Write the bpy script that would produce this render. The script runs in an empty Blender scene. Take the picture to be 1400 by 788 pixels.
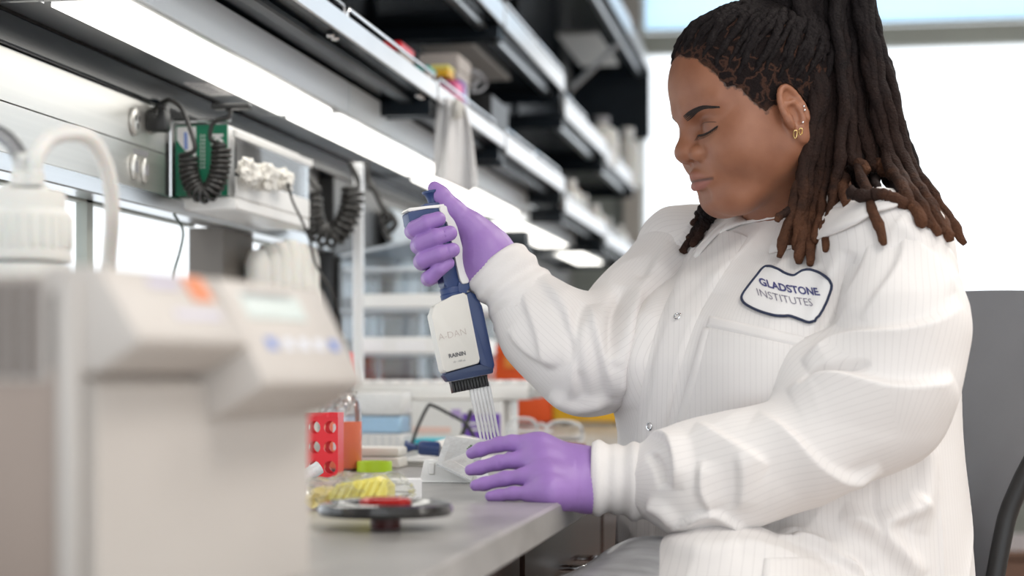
import bpy, bmesh, math, random
import numpy as np
from mathutils import Vector, Matrix
from mathutils.bvhtree import BVHTree

SC = bpy.context.scene
COL = SC.collection
random.seed(7)
RNG = np.random.default_rng(11)

# ---------------------------------------------------------------- camera
F = 2400.0
YAW = math.atan2(420.0, F)
CS, SN = math.cos(YAW), math.sin(YAW)
CAM = Vector((0.0, 0.0, 1.05))
HORIZON = 507.0
cd = bpy.data.cameras.new('camera')
cam = bpy.data.objects.new('camera', cd)
COL.objects.link(cam)
cam.location = CAM
cam.rotation_euler = (math.pi / 2, 0, YAW)
cd.sensor_width = 36.0
cd.lens = F / 1400 * 36
cd.shift_y = (HORIZON - 394) / 1400
cd.clip_start = 0.05
cd.clip_end = 200
cd.dof.use_dof = True
cd.dof.focus_distance = 2.08
cd.dof.aperture_fstop = 3.4
cd.dof.aperture_blades = 0
SC.camera = cam

# ---------------------------------------------------------------- world, lamps, exposure
w = bpy.data.worlds.new('daylight')
SC.world = w
w.use_nodes = True
bg = w.node_tree.nodes['Background']
bg.inputs['Color'].default_value = (0.93, 0.97, 1.0, 1)
bg.inputs['Strength'].default_value = 1.15


def area_lamp(name, loc, size, energy, color=(1, 1, 1), rot=(0, 0, 0)):
    ld = bpy.data.lights.new(name, 'AREA')
    ld.shape = 'RECTANGLE'
    ld.size, ld.size_y = size
    ld.energy = energy
    ld.color = color
    o = bpy.data.objects.new(name, ld)
    COL.objects.link(o)
    o.location = loc
    o.rotation_euler = rot
    return o


for lx, ly in ((0.9, 0.6), (0.9, 2.6), (0.9, 4.6), (2.9, 1.6), (2.9, 4.0)):
    area_lamp('added_ceiling_lamp', (lx, ly, 2.85), (0.6, 1.2), 15, (1.0, 0.95, 0.89))  # unseen ceiling lamps, added to light the room from above

SC.view_settings.view_transform = 'Standard'
SC.view_settings.look = 'None'
SC.view_settings.exposure = 0.62
SC.view_settings.gamma = 1.0
SC.view_settings.use_curve_mapping = False
SC.cycles.use_denoising = True
SC.cycles.max_bounces = 10
SC.cycles.transparent_max_bounces = 24


# ---------------------------------------------------------------- photo helpers (a pixel of the photograph to a place in the room)
def c2w(p):
    """camera-aligned (right, depth, height) to room coordinates"""
    return Vector((CS * p[0] - SN * p[1], SN * p[0] + CS * p[1], p[2]))


def P(px, py, d):
    """point seen at a pixel, d metres deep; camera-aligned"""
    return Vector(((px - 700) / F * d, d, 1.05 + (HORIZON - py) / F * d))


def W(px, py, d):
    return c2w(P(px, py, d))


def WZ(px, py, z):
    return W(px, py, (1.05 - z) / ((py - HORIZON) / F))


def WX(px, py, x):
    dx = (px - 700) / F
    return W(px, py, x / (CS * dx - SN))


def WY(px, py, y):
    dx = (px - 700) / F
    return W(px, py, y / (SN * dx + CS))


def depth_of(x, px):
    dx = (px - 700) / F
    return x / (CS * dx - SN)


# ---------------------------------------------------------------- materials
def _nodes(name):
    m = bpy.data.materials.new(name)
    m.use_nodes = True
    nt = m.node_tree
    return m, nt, nt.nodes['Principled BSDF']


def mat(name, col, rough=0.5, metal=0.0, var=0.06, scale=12.0, bump=0.0, bscale=None, coat=0.0, sss=0.0,
        spec=0.5, stretch=(1, 1, 1), rvar=0.1):
    m, nt, b = _nodes(name)
    N, L = nt.nodes, nt.links
    tc = N.new('ShaderNodeTexCoord')
    mp = N.new('ShaderNodeMapping')
    mp.inputs['Scale'].default_value = stretch
    L.new(tc.outputs['Object'], mp.inputs['Vector'])
    ns = N.new('ShaderNodeTexNoise')
    ns.inputs['Scale'].default_value = scale
    ns.inputs['Detail'].default_value = 5
    L.new(mp.outputs[0], ns.inputs['Vector'])
    rp = N.new('ShaderNodeValToRGB')
    a = [max(0, c * (1 - var)) for c in col]
    d = [min(1, c * (1 + var)) for c in col]
    rp.color_ramp.elements[0].position = 0.3
    rp.color_ramp.elements[1].position = 0.7
    rp.color_ramp.elements[0].color = (*a, 1)
    rp.color_ramp.elements[1].color = (*d, 1)
    L.new(ns.outputs['Fac'], rp.inputs['Fac'])
    L.new(rp.outputs['Color'], b.inputs['Base Color'])
    mr = N.new('ShaderNodeMapRange')
    mr.inputs['To Min'].default_value = max(0.02, rough * (1 - rvar))
    mr.inputs['To Max'].default_value = min(1, rough * (1 + rvar))
    L.new(ns.outputs['Fac'], mr.inputs['Value'])
    L.new(mr.outputs[0], b.inputs['Roughness'])
    b.inputs['Metallic'].default_value = metal
    b.inputs['Coat Weight'].default_value = coat
    b.inputs['Specular IOR Level'].default_value = spec
    if sss:
        b.inputs['Subsurface Weight'].default_value = sss
        b.inputs['Subsurface Radius'].default_value = (0.012, 0.005, 0.003)
        b.inputs['Subsurface Scale'].default_value = 0.6
    if bump:
        n2 = N.new('ShaderNodeTexNoise')
        n2.inputs['Scale'].default_value = bscale or scale * 6
        n2.inputs['Detail'].default_value = 4
        L.new(mp.outputs[0], n2.inputs['Vector'])
        bp = N.new('ShaderNodeBump')
        bp.inputs['Strength'].default_value = bump
        bp.inputs['Distance'].default_value = 0.002
        L.new(n2.outputs['Fac'], bp.inputs['Height'])
        L.new(bp.outputs[0], b.inputs['Normal'])
    return m


def clear(name, tint=(0.96, 0.98, 1.0), gloss=0.1, rough=0.05, haze=0.0, hcol=(0.9, 0.93, 0.95), fres=1.0):
    """clear thin plastic: see-through with a sheen and some milky haze"""
    m = bpy.data.materials.new(name)
    m.use_nodes = True
    nt = m.node_tree
    N, L = nt.nodes, nt.links
    N.clear()
    out = N.new('ShaderNodeOutputMaterial')
    tr = N.new('ShaderNodeBsdfTransparent')
    tr.inputs['Color'].default_value = (*tint, 1)
    gl = N.new('ShaderNodeBsdfGlossy')
    gl.inputs['Roughness'].default_value = rough
    fr = N.new('ShaderNodeFresnel')
    fr.inputs['IOR'].default_value = 1.45
    ns = N.new('ShaderNodeTexNoise')
    ns.inputs['Scale'].default_value = 14
    ad = N.new('ShaderNodeMath')
    ad.operation = 'MULTIPLY_ADD'
    ad.inputs[1].default_value = fres
    ad.inputs[2].default_value = gloss
    L.new(fr.outputs[0], ad.inputs[0])
    mx = N.new('ShaderNodeMixShader')
    L.new(ad.outputs[0], mx.inputs[0])
    L.new(tr.outputs[0], mx.inputs[1])
    L.new(gl.outputs[0], mx.inputs[2])
    df = N.new('ShaderNodeBsdfPrincipled')
    df.inputs['Base Color'].default_value = (*hcol, 1)
    df.inputs['Roughness'].default_value = 0.4
    hz = N.new('ShaderNodeMapRange')
    hz.inputs['To Min'].default_value = haze * 0.85
    hz.inputs['To Max'].default_value = min(1, haze * 1.15)
    L.new(ns.outputs['Fac'], hz.inputs['Value'])
    m2 = N.new('ShaderNodeMixShader')
    L.new(hz.outputs[0], m2.inputs[0])
    L.new(mx.outputs[0], m2.inputs[1])
    L.new(df.outputs[0], m2.inputs[2])
    L.new(m2.outputs[0], out.inputs['Surface'])
    return m


def lamp_mat(name, col, strength):
    m = bpy.data.materials.new(name)
    m.use_nodes = True
    nt = m.node_tree
    N, L = nt.nodes, nt.links
    N.clear()
    out = N.new('ShaderNodeOutputMaterial')
    em = N.new('ShaderNodeEmission')
    em.inputs['Color'].default_value = (*col, 1)
    em.inputs['Strength'].default_value = strength
    L.new(em.outputs[0], out.inputs['Surface'])
    return m


M = {}
M['white_paint'] = mat('white_paint', (0.72, 0.72, 0.70), 0.6, var=0.03)
M['grey_wall'] = mat('grey_wall', (0.33, 0.33, 0.33), 0.7, var=0.05)
M['grey_green'] = mat('grey_green', (0.24, 0.26, 0.24), 0.7, var=0.05)
M['floor'] = mat('floor_vinyl', (0.42, 0.34, 0.29), 0.35, var=0.15, scale=30)
M['frame_grey'] = mat('frame_grey', (0.36, 0.38, 0.34), 0.5, var=0.04)
M['column_tan'] = mat('column_tan', (0.45, 0.42, 0.38), 0.6, var=0.04)
M['steel'] = mat('brushed_steel', (0.62, 0.64, 0.66), 0.28, 1.0, var=0.08, scale=8, stretch=(1, 0.05, 8), bump=0.05, bscale=60)
M['steel_panel'] = mat('satin_aluminium_panel', (0.70, 0.69, 0.66), 0.38, 0.75, var=0.06, scale=6, stretch=(1, 0.1, 10))
M['valance'] = mat('satin_steel_valance', (0.88, 0.93, 1.0), 0.4, 0.1, var=0.05, scale=4, stretch=(1, 0.3, 1))
M['chrome'] = mat('bright_chrome', (0.85, 0.86, 0.88), 0.12, 1.0, var=0.02)
M['black_metal'] = mat('gloss_black_metal', (0.007, 0.011, 0.016), 0.24, 0.0, var=0.2, scale=6, spec=0.28)
M['black_rubber'] = mat('black_rubber', (0.022, 0.021, 0.020), 0.33, var=0.2, scale=60)
M['black'] = mat('black_plastic', (0.015, 0.015, 0.016), 0.4, var=0.2)
M['shelf_lip'] = mat('white_shelf_edge', (0.82, 0.83, 0.85), 0.3, 0.35, var=0.03)
M['stone'] = mat('grey_stone_worktop', (0.34, 0.33, 0.32), 0.30, var=0.28, scale=11, bump=0.05, bscale=70, stretch=(1, 0.6, 1))
M['wood'] = mat('dark_brown_wood', (0.055, 0.024, 0.016), 0.35, var=0.35, scale=14, stretch=(6, 6, 0.5))
M['beige'] = mat('beige_plastic', (0.36, 0.29, 0.25), 0.45, var=0.03, bump=0.05, bscale=300)
M['beige_light'] = mat('pale_beige_plastic', (0.56, 0.52, 0.485), 0.45, var=0.02)
M['white_plastic'] = mat('white_plastic', (0.80, 0.79, 0.77), 0.35, var=0.03)
M['off_white'] = mat('off_white_plastic', (0.74, 0.72, 0.67), 0.4, var=0.04)
M['white_paper'] = mat('white_paper', (0.83, 0.82, 0.82), 0.8, var=0.03, bump=0.2, bscale=90)
M['natural_plastic'] = mat('natural_plastic', (0.78, 0.77, 0.73), 0.4, var=0.03, sss=0.2)
M['red'] = mat('red_plastic', (0.80, 0.016, 0.028), 0.32, var=0.05)
M['dark_red'] = mat('red_anodised', (0.38, 0.02, 0.02), 0.25, 0.6, var=0.1)
M['lime'] = mat('lime_plastic', (0.52, 0.78, 0.03), 0.4, var=0.04)
M['yellow'] = mat('yellow_plastic', (0.88, 0.50, 0.03), 0.45, var=0.04)
M['pale_yellow'] = mat('pale_yellow_plastic', (0.92, 0.82, 0.22), 0.5, var=0.08)
M['orange'] = mat('orange_plastic', (0.85, 0.11, 0.02), 0.4, var=0.06)
M['orange_liquid'] = mat('orange_red_liquid', (0.90, 0.22, 0.12), 0.15, var=0.04)
M['blue_tray'] = mat('pale_blue_plastic', (0.36, 0.66, 0.90), 0.5, var=0.04)
M['teal'] = mat('teal_plastic', (0.02, 0.45, 0.40), 0.5, var=0.05)
M['green'] = mat('green_card', (0.01, 0.19, 0.10), 0.45, var=0.06)
M['pink'] = mat('pink_plastic', (0.85, 0.16, 0.36), 0.5, var=0.05)
M['purple_card'] = mat('purple_card', (0.16, 0.06, 0.42), 0.5, var=0.05)
M['cyan'] = mat('cyan_card', (0.05, 0.55, 0.68), 0.5, var=0.04)
M['blue_print'] = mat('blue_print', (0.20, 0.30, 0.66), 0.5, var=0.05)
M['orange_print'] = mat('orange_print', (0.75, 0.22, 0.08), 0.5, var=0.05)
M['grey_print'] = mat('grey_print', (0.30, 0.30, 0.32), 0.6, var=0.05)
M['navy'] = mat('navy_plastic', (0.022, 0.048, 0.155), 0.34, var=0.08)
M['navy_thread'] = mat('navy_thread', (0.018, 0.028, 0.07), 0.7, var=0.2, scale=200, bump=0.6, bscale=900)
M['purple'] = mat('purple_nitrile', (0.33, 0.185, 0.50), 0.42, var=0.05, scale=30, bump=0.12, bscale=220)
M['chair'] = mat('grey_chair_shell', (0.235, 0.24, 0.26), 0.34, var=0.05, bump=0.04, bscale=400)
M['trousers'] = mat('grey_satin_cloth', (0.30, 0.30, 0.31), 0.32, 0.2, var=0.18, scale=18, stretch=(1, 6, 6))
M['gold'] = mat('gold', (0.85, 0.62, 0.28), 0.2, 1.0, var=0.02)
M['dark_screen'] = mat('dark_vent', (0.16, 0.13, 0.115), 0.6, var=0.1)
M['lcd'] = mat('display_glass', (0.60, 0.68, 0.66), 0.3, var=0.05)
M['tan_card'] = mat('tan_card', (0.50, 0.46, 0.43), 0.7, var=0.04)
M['acrylic'] = clear('clear_acrylic', (0.90, 0.93, 0.95), 0.08, 0.04, 0.03)
M['acrylic_edge'] = clear('acrylic_edge', (0.85, 0.9, 0.95), 0.2, 0.1, 0.55, (0.80, 0.86, 0.92))
M['film'] = clear('clear_film', (0.98, 0.98, 0.96), 0.05, 0.2, 0.10, fres=0.6)
M['frost'] = clear('frosted_plastic', (0.94, 0.95, 0.96), 0.06, 0.2, 0.6, (0.92, 0.94, 0.95))
M['tray_clear'] = clear('tray_clear', (0.93, 0.96, 0.98), 0.04, 0.2, 0.18, (0.9, 0.93, 0.95), fres=0.5)
M['milky'] = clear('milky_plastic', (0.95, 0.96, 0.97), 0.08, 0.2, 0.68, (0.86, 0.86, 0.85))
M['tip_clear'] = clear('pipette_tip_plastic', (0.97, 0.97, 0.97), 0.15, 0.08, 0.62, (0.95, 0.95, 0.95))
M['glass'] = clear('coated_window_glass', (0.98, 0.99, 1.0), 0.0, 0.0, 0.0, fres=0.06)
M['bottle_glass'] = clear('bottle_glass', (0.96, 0.96, 0.96), 0.12, 0.03, 0.06)
M['lens_clear'] = clear('spectacle_lens', (0.96, 0.97, 0.98), 0.10, 0.02, 0.05)
M['lamp_lens'] = lamp_mat('glowing_lamp_lens', (1.0, 0.97, 0.90), 2.6)


# ---------------------------------------------------------------- mesh building
class MB:
    def __init__(self):
        self.bm = bmesh.new()

    def _xf(self, verts, mtx):
        if mtx is not None:
            bmesh.ops.transform(self.bm, matrix=mtx, verts=verts)

    def box(self, lo, hi, bevel=0.0, mtx=None, seg=1):
        t = bmesh.new()
        bmesh.ops.create_cube(t, size=1.0)
        s = [hi[i] - lo[i] for i in range(3)]
        c = [(hi[i] + lo[i]) / 2 for i in range(3)]
        bmesh.ops.transform(t, matrix=Matrix.Translation(c) @ Matrix.Diagonal((*s, 1)), verts=t.verts)
        if bevel:
            bmesh.ops.bevel(t, geom=list(t.edges), offset=min(bevel, min(abs(v) for v in s) * 0.45), segments=seg,
                            affect='EDGES', profile=0.5)
        self._merge(t, mtx)
        return self

    def _merge(self, t, mtx=None):
        if mtx is not None:
            bmesh.ops.transform(t, matrix=mtx, verts=t.verts)
        vm = [self.bm.verts.new(v.co) for v in t.verts]
        t.verts.index_update()
        for f in t.faces:
            try:
                self.bm.faces.new([vm[v.index] for v in f.verts])
            except ValueError:
                pass
        t.free()

    def data(self, verts, faces, mtx=None):
        vm = [self.bm.verts.new(mtx @ Vector(v) if mtx is not None else v) for v in verts]
        for f in faces:
            try:
                self.bm.faces.new([vm[i] for i in f])
            except ValueError:
                pass
        return self

    def tube(self, pts, r, seg=10, cap=True, closed=False):
        pts = [Vector(p) for p in pts]
        n = len(pts)
        rs = r if isinstance(r, (list, tuple)) else [r] * n
        rings = []
        up = None
        for i, p in enumerate(pts):
            a = pts[i - 1] if (i > 0 or closed) else p
            b = pts[(i + 1) % n] if (i < n - 1 or closed) else p
            t = (b - a)
            t = t.normalized() if t.length > 1e-9 else Vector((0, 0, 1))
            if up is None:
                up = Vector((0, 0, 1)) if abs(t.z) < 0.9 else Vector((1, 0, 0))
            x = (up - t * up.dot(t))
            x = x.normalized() if x.length > 1e-6 else t.orthogonal().normalized()
            up = x
            y = t.cross(x)
            rings.append([self.bm.verts.new(p + (x * math.cos(2 * math.pi * k / seg) + y * math.sin(2 * math.pi * k / seg)) * rs[i]) for k in range(seg)])
        m = n if closed else n - 1
        for i in range(m):
            A, B = rings[i], rings[(i + 1) % n]
            for k in range(seg):
                self.bm.faces.new((A[k], A[(k + 1) % seg], B[(k + 1) % seg], B[k]))
        if cap and not closed:
            self.bm.faces.new(rings[0][::-1])
            self.bm.faces.new(rings[-1])
        return self

    def cyl(self, a, b, r0, r1=None, seg=20):
        return self.tube([a, b], [r0, r0 if r1 is None else r1], seg)

    def lathe(self, prof, c=(0, 0, 0), seg=32, mtx=None, sx=1.0, sy=1.0):
        """prof: (r, z) from the bottom up"""
        c = Vector(c)
        rings = []
        for r, z in prof:
            if r < 1e-6:
                rings.append([Vector((0, 0, z)) + c])
            else:
                rings.append([Vector((r * sx * math.cos(2 * math.pi * k / seg), r * sy * math.sin(2 * math.pi * k / seg), z)) + c for k in range(seg)])
        R = [[self.bm.verts.new(mtx @ v if mtx is not None else v) for v in ring] for ring in rings]
        for A, B in zip(R[:-1], R[1:]):
            for k in range(seg):
                j = (k + 1) % seg
                if len(A) == 1 and len(B) == 1:
                    break
                if len(A) == 1:
                    self.bm.faces.new((A[0], B[j], B[k]))
                elif len(B) == 1:
                    self.bm.faces.new((A[k], A[j], B[0]))
                else:
                    self.bm.faces.new((A[k], A[j], B[j], B[k]))
        return self

    def prism(self, poly, ax, t0, t1, mtx=None, bevel=0.0):
        """poly in the two remaining axes (in x,y,z order), extruded along axis ax"""
        t = bmesh.new()

        def mk(u, v, h):
            q = [0, 0, 0]
            o = [i for i in range(3) if i != ax]
            q[o[0]], q[o[1]], q[ax] = u, v, h
            return q
        A = [t.verts.new(mk(u, v, t0)) for u, v in poly]
        B = [t.verts.new(mk(u, v, t1)) for u, v in poly]
        n = len(poly)
        t.faces.new(A)
        t.faces.new(B[::-1])
        for i in range(n):
            j = (i + 1) % n
            t.faces.new((A[j], A[i], B[i], B[j]))
        if bevel:
            bmesh.ops.bevel(t, geom=list(t.edges), offset=bevel, segments=2, affect='EDGES', profile=0.5)
        self._merge(t, mtx)
        return self

    def ball(self, c, r, seg=20, rings=12, mtx=None):
        t = bmesh.new()
        bmesh.ops.create_uvsphere(t, u_segments=seg, v_segments=rings, radius=1.0)
        rr = r if isinstance(r, (tuple, list)) else (r, r, r)
        bmesh.ops.transform(t, matrix=Matrix.Translation(c) @ Matrix.Diagonal((*rr, 1)), verts=t.verts)
        self._merge(t, mtx)
        return self

    def build(self, name, material, parent=None, smooth=40, recalc=True, local=False):
        if recalc:
            bmesh.ops.recalc_face_normals(self.bm, faces=self.bm.faces)
        me = bpy.data.meshes.new(name)
        self.bm.to_mesh(me)
        self.bm.free()
        return link_mesh(name, me, material, parent, smooth, local)


ROOTM = {}


def link_mesh(name, me, material, parent=None, smooth=40, local=False):
    o = bpy.data.objects.new(name, me)
    COL.objects.link(o)
    if material is not None:
        me.materials.append(material)
    if parent is not None:
        o.parent = parent
        if not local:
            me.transform(world_of(parent).inverted())
    else:
        n = len(me.vertices)
        co = np.empty(n * 3)
        me.vertices.foreach_get('co', co)
        co = co.reshape(-1, 3)
        lo, hi = co.min(0), co.max(0)
        c = Vector(((lo[0] + hi[0]) / 2, (lo[1] + hi[1]) / 2, lo[2]))
        me.transform(Matrix.Translation(-c))
        o.location = c
    if smooth:
        me.shade_smooth()
        if smooth < 180:
            me.set_sharp_from_angle(angle=math.radians(smooth))
    return o


def world_of(o):
    mt = o.matrix_basis.copy()
    while o.parent is not None:
        o = o.parent
        mt = o.matrix_basis @ mt
    return mt


def tag(o, label=None, cat=None, group=None, kind=None):
    if label:
        o['label'] = label
    if cat:
        o['category'] = cat
    if group:
        o['group'] = group
    if kind:
        o['kind'] = kind
    return o


def thing(name, label, cat, loc=(0, 0, 0), rotz=0.0, group=None):
    o = bpy.data.objects.new(name, None)
    o.empty_display_size = 0.05
    COL.objects.link(o)
    o.location = loc
    o.rotation_euler = (0, 0, rotz)
    return tag(o, label, cat, group)


def copy_tree(o, parent=None):
    c = o.copy()
    COL.objects.link(c)
    if parent is not None:
        c.parent = parent
    for ch in list(o.children):
        copy_tree(ch, c)
    return c


def smooth_path(pts, n=8, closed=False):
    """Catmull-Rom through points"""
    pts = [Vector(p) for p in pts]
    out = []
    m = len(pts)
    rng = range(m) if closed else range(m - 1)
    for i in rng:
        p1, p2 = pts[i], pts[(i + 1) % m]
        p0 = pts[i - 1] if (i > 0 or closed) else p1 * 2 - p2
        p3 = pts[(i + 2) % m] if (i < m - 2 or closed) else p2 * 2 - p1
        for k in range(n):
            t = k / n
            out.append(0.5 * ((2 * p1) + (p2 - p0) * t + (2 * p0 - 5 * p1 + 4 * p2 - p3) * t * t + (3 * p1 - p0 - 3 * p2 + p3) * t ** 3))
    if not closed:
        out.append(pts[-1])
    return out


def text_mesh(body, size, bold=0.0):
    cu = bpy.data.curves.new('lettering', 'FONT')
    cu.body = body
    cu.size = size
    cu.offset = bold
    cu.align_x = 'CENTER'
    cu.align_y = 'CENTER'
    cu.resolution_u = 3
    o = bpy.data.objects.new('lettering', cu)
    COL.objects.link(o)
    dg = bpy.context.evaluated_depsgraph_get()
    me = bpy.data.meshes.new_from_object(o.evaluated_get(dg))
    bpy.data.objects.remove(o)
    bpy.data.curves.remove(cu)
    v = np.empty(len(me.vertices) * 3)
    me.vertices.foreach_get('co', v)
    f = [list(p.vertices) for p in me.polygons]
    bpy.data.meshes.remove(me)
    return v.reshape(-1, 3), f


def lettering(name, body, size, mtx, material, parent, bold=0.0):
    v, f = text_mesh(body, size, bold)
    mb = MB()
    mb.data([Vector(p) for p in v], f, mtx)
    return mb.build(name, material, parent, smooth=0, recalc=False)

# ================================================================ the room
BT = 0.91            # bench top height
BE = -0.27           # bench front edge
YF = 7.30            # far wall
XL = -1.02           # left wall face


def struct(o):
    o['kind'] = 'structure'
    return o


struct(MB().box((-2.2, -1.2, -0.1), (4.4, YF + 0.2, 0)).build('floor', M['floor'], smooth=0))
struct(MB().box((-1.3, -1.2, 2.9), (4.4, YF + 0.2, 3.0)).build('ceiling', M['white_paint'], smooth=0))

# left wall: low wall, piers, wall above; two window openings behind the bench
mb = MB()
mb.box((XL - 0.03, -1.2, 0), (XL, YF, 0.925))
mb.box((XL - 0.03, -1.2, 1.30), (XL, YF, 2.9))
mb.box((XL - 0.03, 3.46, 0.925), (XL, YF, 1.30))
mb.box((XL - 0.03, -1.2, 0.925), (XL, -0.6, 1.30))
struct(mb.build('wall_left', M['grey_wall'], smooth=0))
struct(MB().box((XL - 0.03, 2.83, 0.926), (XL + 0.03, 2.99, 1.2915)).build('trim_1', mat('taupe_pier', (0.15, 0.135, 0.12), 0.6), smooth=0))


def window(name, lo, hi, fr, mats, mull_x=None, ax='y', frame=0.02):
    """frame bars round an opening with a pane"""
    root = MB()
    x0, y0, z0 = lo
    x1, y1, z1 = hi
    for z in (z0, z1 - frame):
        root.box((x0, y0, z), (x1, y1, z + frame))
    o = struct(root.build(name, mats, smooth=0))
    return o


def window_side(name, y0, y1, z0, z1, mulls):
    mb = MB()
    mb.box((XL - 0.025, y0, z0), (XL - 0.008, y1, z0 + 0.008))
    mb.box((XL - 0.025, y0, z1 - 0.01), (XL - 0.008, y1, z1))
    o = struct(mb.build(name, M['frame_grey'], smooth=0))
    for m in mulls:
        MB().box((XL - 0.025, m, z0), (XL - 0.008, m + 0.022, z1)).build('mullion', M['frame_grey'], o, smooth=0)
    ys = [y0] + list(mulls) + [y1]
    for a, b in zip(ys[:-1], ys[1:]):
        MB().box((XL - 0.018, a + 0.005, z0), (XL - 0.015, b, z1)).build('pane', M['glass'], o, smooth=0)
    return o


window_side('window_2', -0.6, 2.80, 0.925, 1.30, [0.6, 1.5, 2.36])
window_side('window_3', 3.0, 3.46, 0.925, 1.30, [])

struct(MB().box((4.3, -1.2, 0), (4.4, YF + 0.12, 2.9)).build('wall_right', M['white_paint'], smooth=0))

# far wall with its big window
WX0, WX1 = -0.725, 4.15
mb = MB()
mb.box((-1.12, YF, 0), (WX0, YF + 0.12, 2.9))
mb.box((WX0, YF, 0), (4.3, YF + 0.12, 0.78))
mb.box((WX1, YF, 0.78), (4.3, YF + 0.12, 2.9))
struct(mb.build('wall_back', M['grey_green'], smooth=0))
mb = MB()
mb.box((WX0 + 0.001, YF + 0.02, 0.78), (WX1, YF + 0.10, 0.82))
mb.box((WX0 + 0.001, YF + 0.02, 2.375), (WX1, YF + 0.08, 2.455))
wf = struct(mb.build('window_1', M['frame_grey'], smooth=0))
for a, b in ((WX0 + 0.004, 1.7), (1.78, WX1 - 0.01)):
    MB().box((a, YF + 0.045, 0.82), (b, YF + 0.05, 2.375)).build('pane', M['glass'], wf, smooth=0)
    MB().box((a, YF + 0.045, 2.455), (b, YF + 0.05, 2.9)).build('pane', M['glass'], wf, smooth=0)
MB().box((1.7, YF + 0.02, 0.82), (1.78, YF + 0.08, 2.9)).build('mullion', M['frame_grey'], wf, smooth=0)
struct(MB().box((-0.80, YF - 0.06, 0), (WX0, YF - 0.001, 2.9)).build('trim_2', M['column_tan'], smooth=0))
# roller blind over the upper lights: thin pale blue cloth that daylight comes through
bm_ = bpy.data.materials.new('blue_blind_cloth')
bm_.use_nodes = True
nt = bm_.node_tree
nt.nodes.clear()
_o = nt.nodes.new('ShaderNodeOutputMaterial')
_t = nt.nodes.new('ShaderNodeBsdfTranslucent')
_d = nt.nodes.new('ShaderNodeBsdfTransparent')
_m = nt.nodes.new('ShaderNodeMixShader')
_w = nt.nodes.new('ShaderNodeTexNoise')
_w.inputs['Scale'].default_value = 20
_r = nt.nodes.new('ShaderNodeValToRGB')
_r.color_ramp.elements[0].color = (0.72, 0.86, 0.97, 1)
_r.color_ramp.elements[1].color = (0.78, 0.90, 0.98, 1)
nt.links.new(_w.outputs['Fac'], _r.inputs['Fac'])
nt.links.new(_r.outputs[0], _t.inputs['Color'])
nt.links.new(_r.outputs[0], _d.inputs['Color'])
_m.inputs[0].default_value = 0.75
nt.links.new(_t.outputs[0], _m.inputs[1])
nt.links.new(_d.outputs[0], _m.inputs[2])
nt.links.new(_m.outputs[0], _o.inputs['Surface'])
t = thing('roller_blind', 'pale blue roller blind over the upper lights of the far window', 'blind', (1.8, YF + 0.012, 2.455))
MB().box((WX0 + 0.01, YF + 0.008, 2.47), (WX1 - 0.02, YF + 0.012, 2.84)).build('blind_cloth', bm_, t, smooth=0)
MB().cyl((WX0 + 0.01, YF - 0.02, 2.86), (WX1 - 0.02, YF - 0.02, 2.86), 0.025).build('roller', M['white_plastic'], t)
MB().box((WX0 + 0.01, YF + 0.0, 2.458), (WX1 - 0.02, YF + 0.016, 2.47)).build('bottom_rail', M['frame_grey'], t, smooth=0)

# ---------------------------------------------------------------- bench
t = MB().box((XL + 0.005, 0.25, BT - 0.032), (BE, YF - 0.1, BT), bevel=0.003).build('worktop', M['stone'], smooth=30)
tag(t, 'long mottled grey stone worktop running under the steel shelves', 'worktop')


def cabinet(y0, y1, label):
    r = thing('base_cabinet', label, 'cabinet', (-0.65, (y0 + y1) / 2, 0), 0, 'brown cabinets under the worktop')
    MB().box((-0.99, y0, 0.09), (-0.355, y1, BT - 0.034)).build('body', M['wood'], r, smooth=0)
    MB().box((-0.99, y0, 0.0), (-0.41, y1, 0.09)).build('plinth', M['black'], r, smooth=0)
    zs = [(0.72, 0.862), (0.50, 0.71), (0.11, 0.49)]
    for z0, z1 in zs:
        d = MB().box((-0.355, y0 + 0.006, z0), (-0.332, y1 - 0.006, z1), 0.002).build('drawer', M['wood'], r, smooth=0)
        ym, zm = (y0 + y1) / 2, (z0 + z1) / 2
        MB().tube(smooth_path([(-0.333, ym - 0.06, zm), (-0.302, ym - 0.055, zm), (-0.295, ym, zm), (-0.302, ym + 0.055, zm), (-0.333, ym + 0.06, zm)], 5), 0.005).build('handle', M['chrome'], d)
    return r


cabinet(0.3, 1.10, 'brown base cabinet at the camera end of the worktop')
cabinet(1.105, 1.955, 'dark brown base cabinet below the black dish')
cabinet(1.975, 2.70, 'dark brown base cabinet below the gloved left hand')
cabinet(2.72, 3.45, 'brown cabinet with chrome pulls, next beyond the gloved hand')
cabinet(3.47, 4.3, 'brown cabinet below the spectacles on the worktop')
cabinet(4.32, 5.2, 'brown cabinet below the orange and yellow crates')
cabinet(5.22, 6.2, 'brown cabinet at the window end of the worktop')

# ---------------------------------------------------------------- service panel on the wall
t = thing('service_panel', 'satin metal wall panel with round power sockets above the bench window', 'panel', (-1.0, 1.8, 1.29))
MB().box((XL, -0.4, 1.318), (-0.995, WX(315, 220, -0.90).y - 0.03, 1.383)).build('lower_cover', M['steel_panel'], t, smooth=0)
MB().box((XL, -0.4, 1.385), (-0.995, WX(315, 220, -0.90).y - 0.03, 1.452)).build('upper_cover', M['steel_panel'], t, smooth=0)
struct(MB().box((XL, -0.4, 1.292), (-0.975, 3.45, 1.3165), 0.002).build('trim_3', M['steel'], smooth=0))
XO = -0.994


def outlet(px, py, r, sx=1.0, sy=1.0):
    c = WX(px, py, XO)
    mt = Matrix.Translation(c) @ Matrix.Rotation(math.pi / 2, 4, 'Y')
    o = MB().lathe([(0, 0), (r, 0), (r, 0.004), (r * 0.85, 0.006), (0, 0.006)], seg=28, mtx=mt, sx=sy, sy=sx).build('socket', M['steel_panel'], t)
    return o, c


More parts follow.
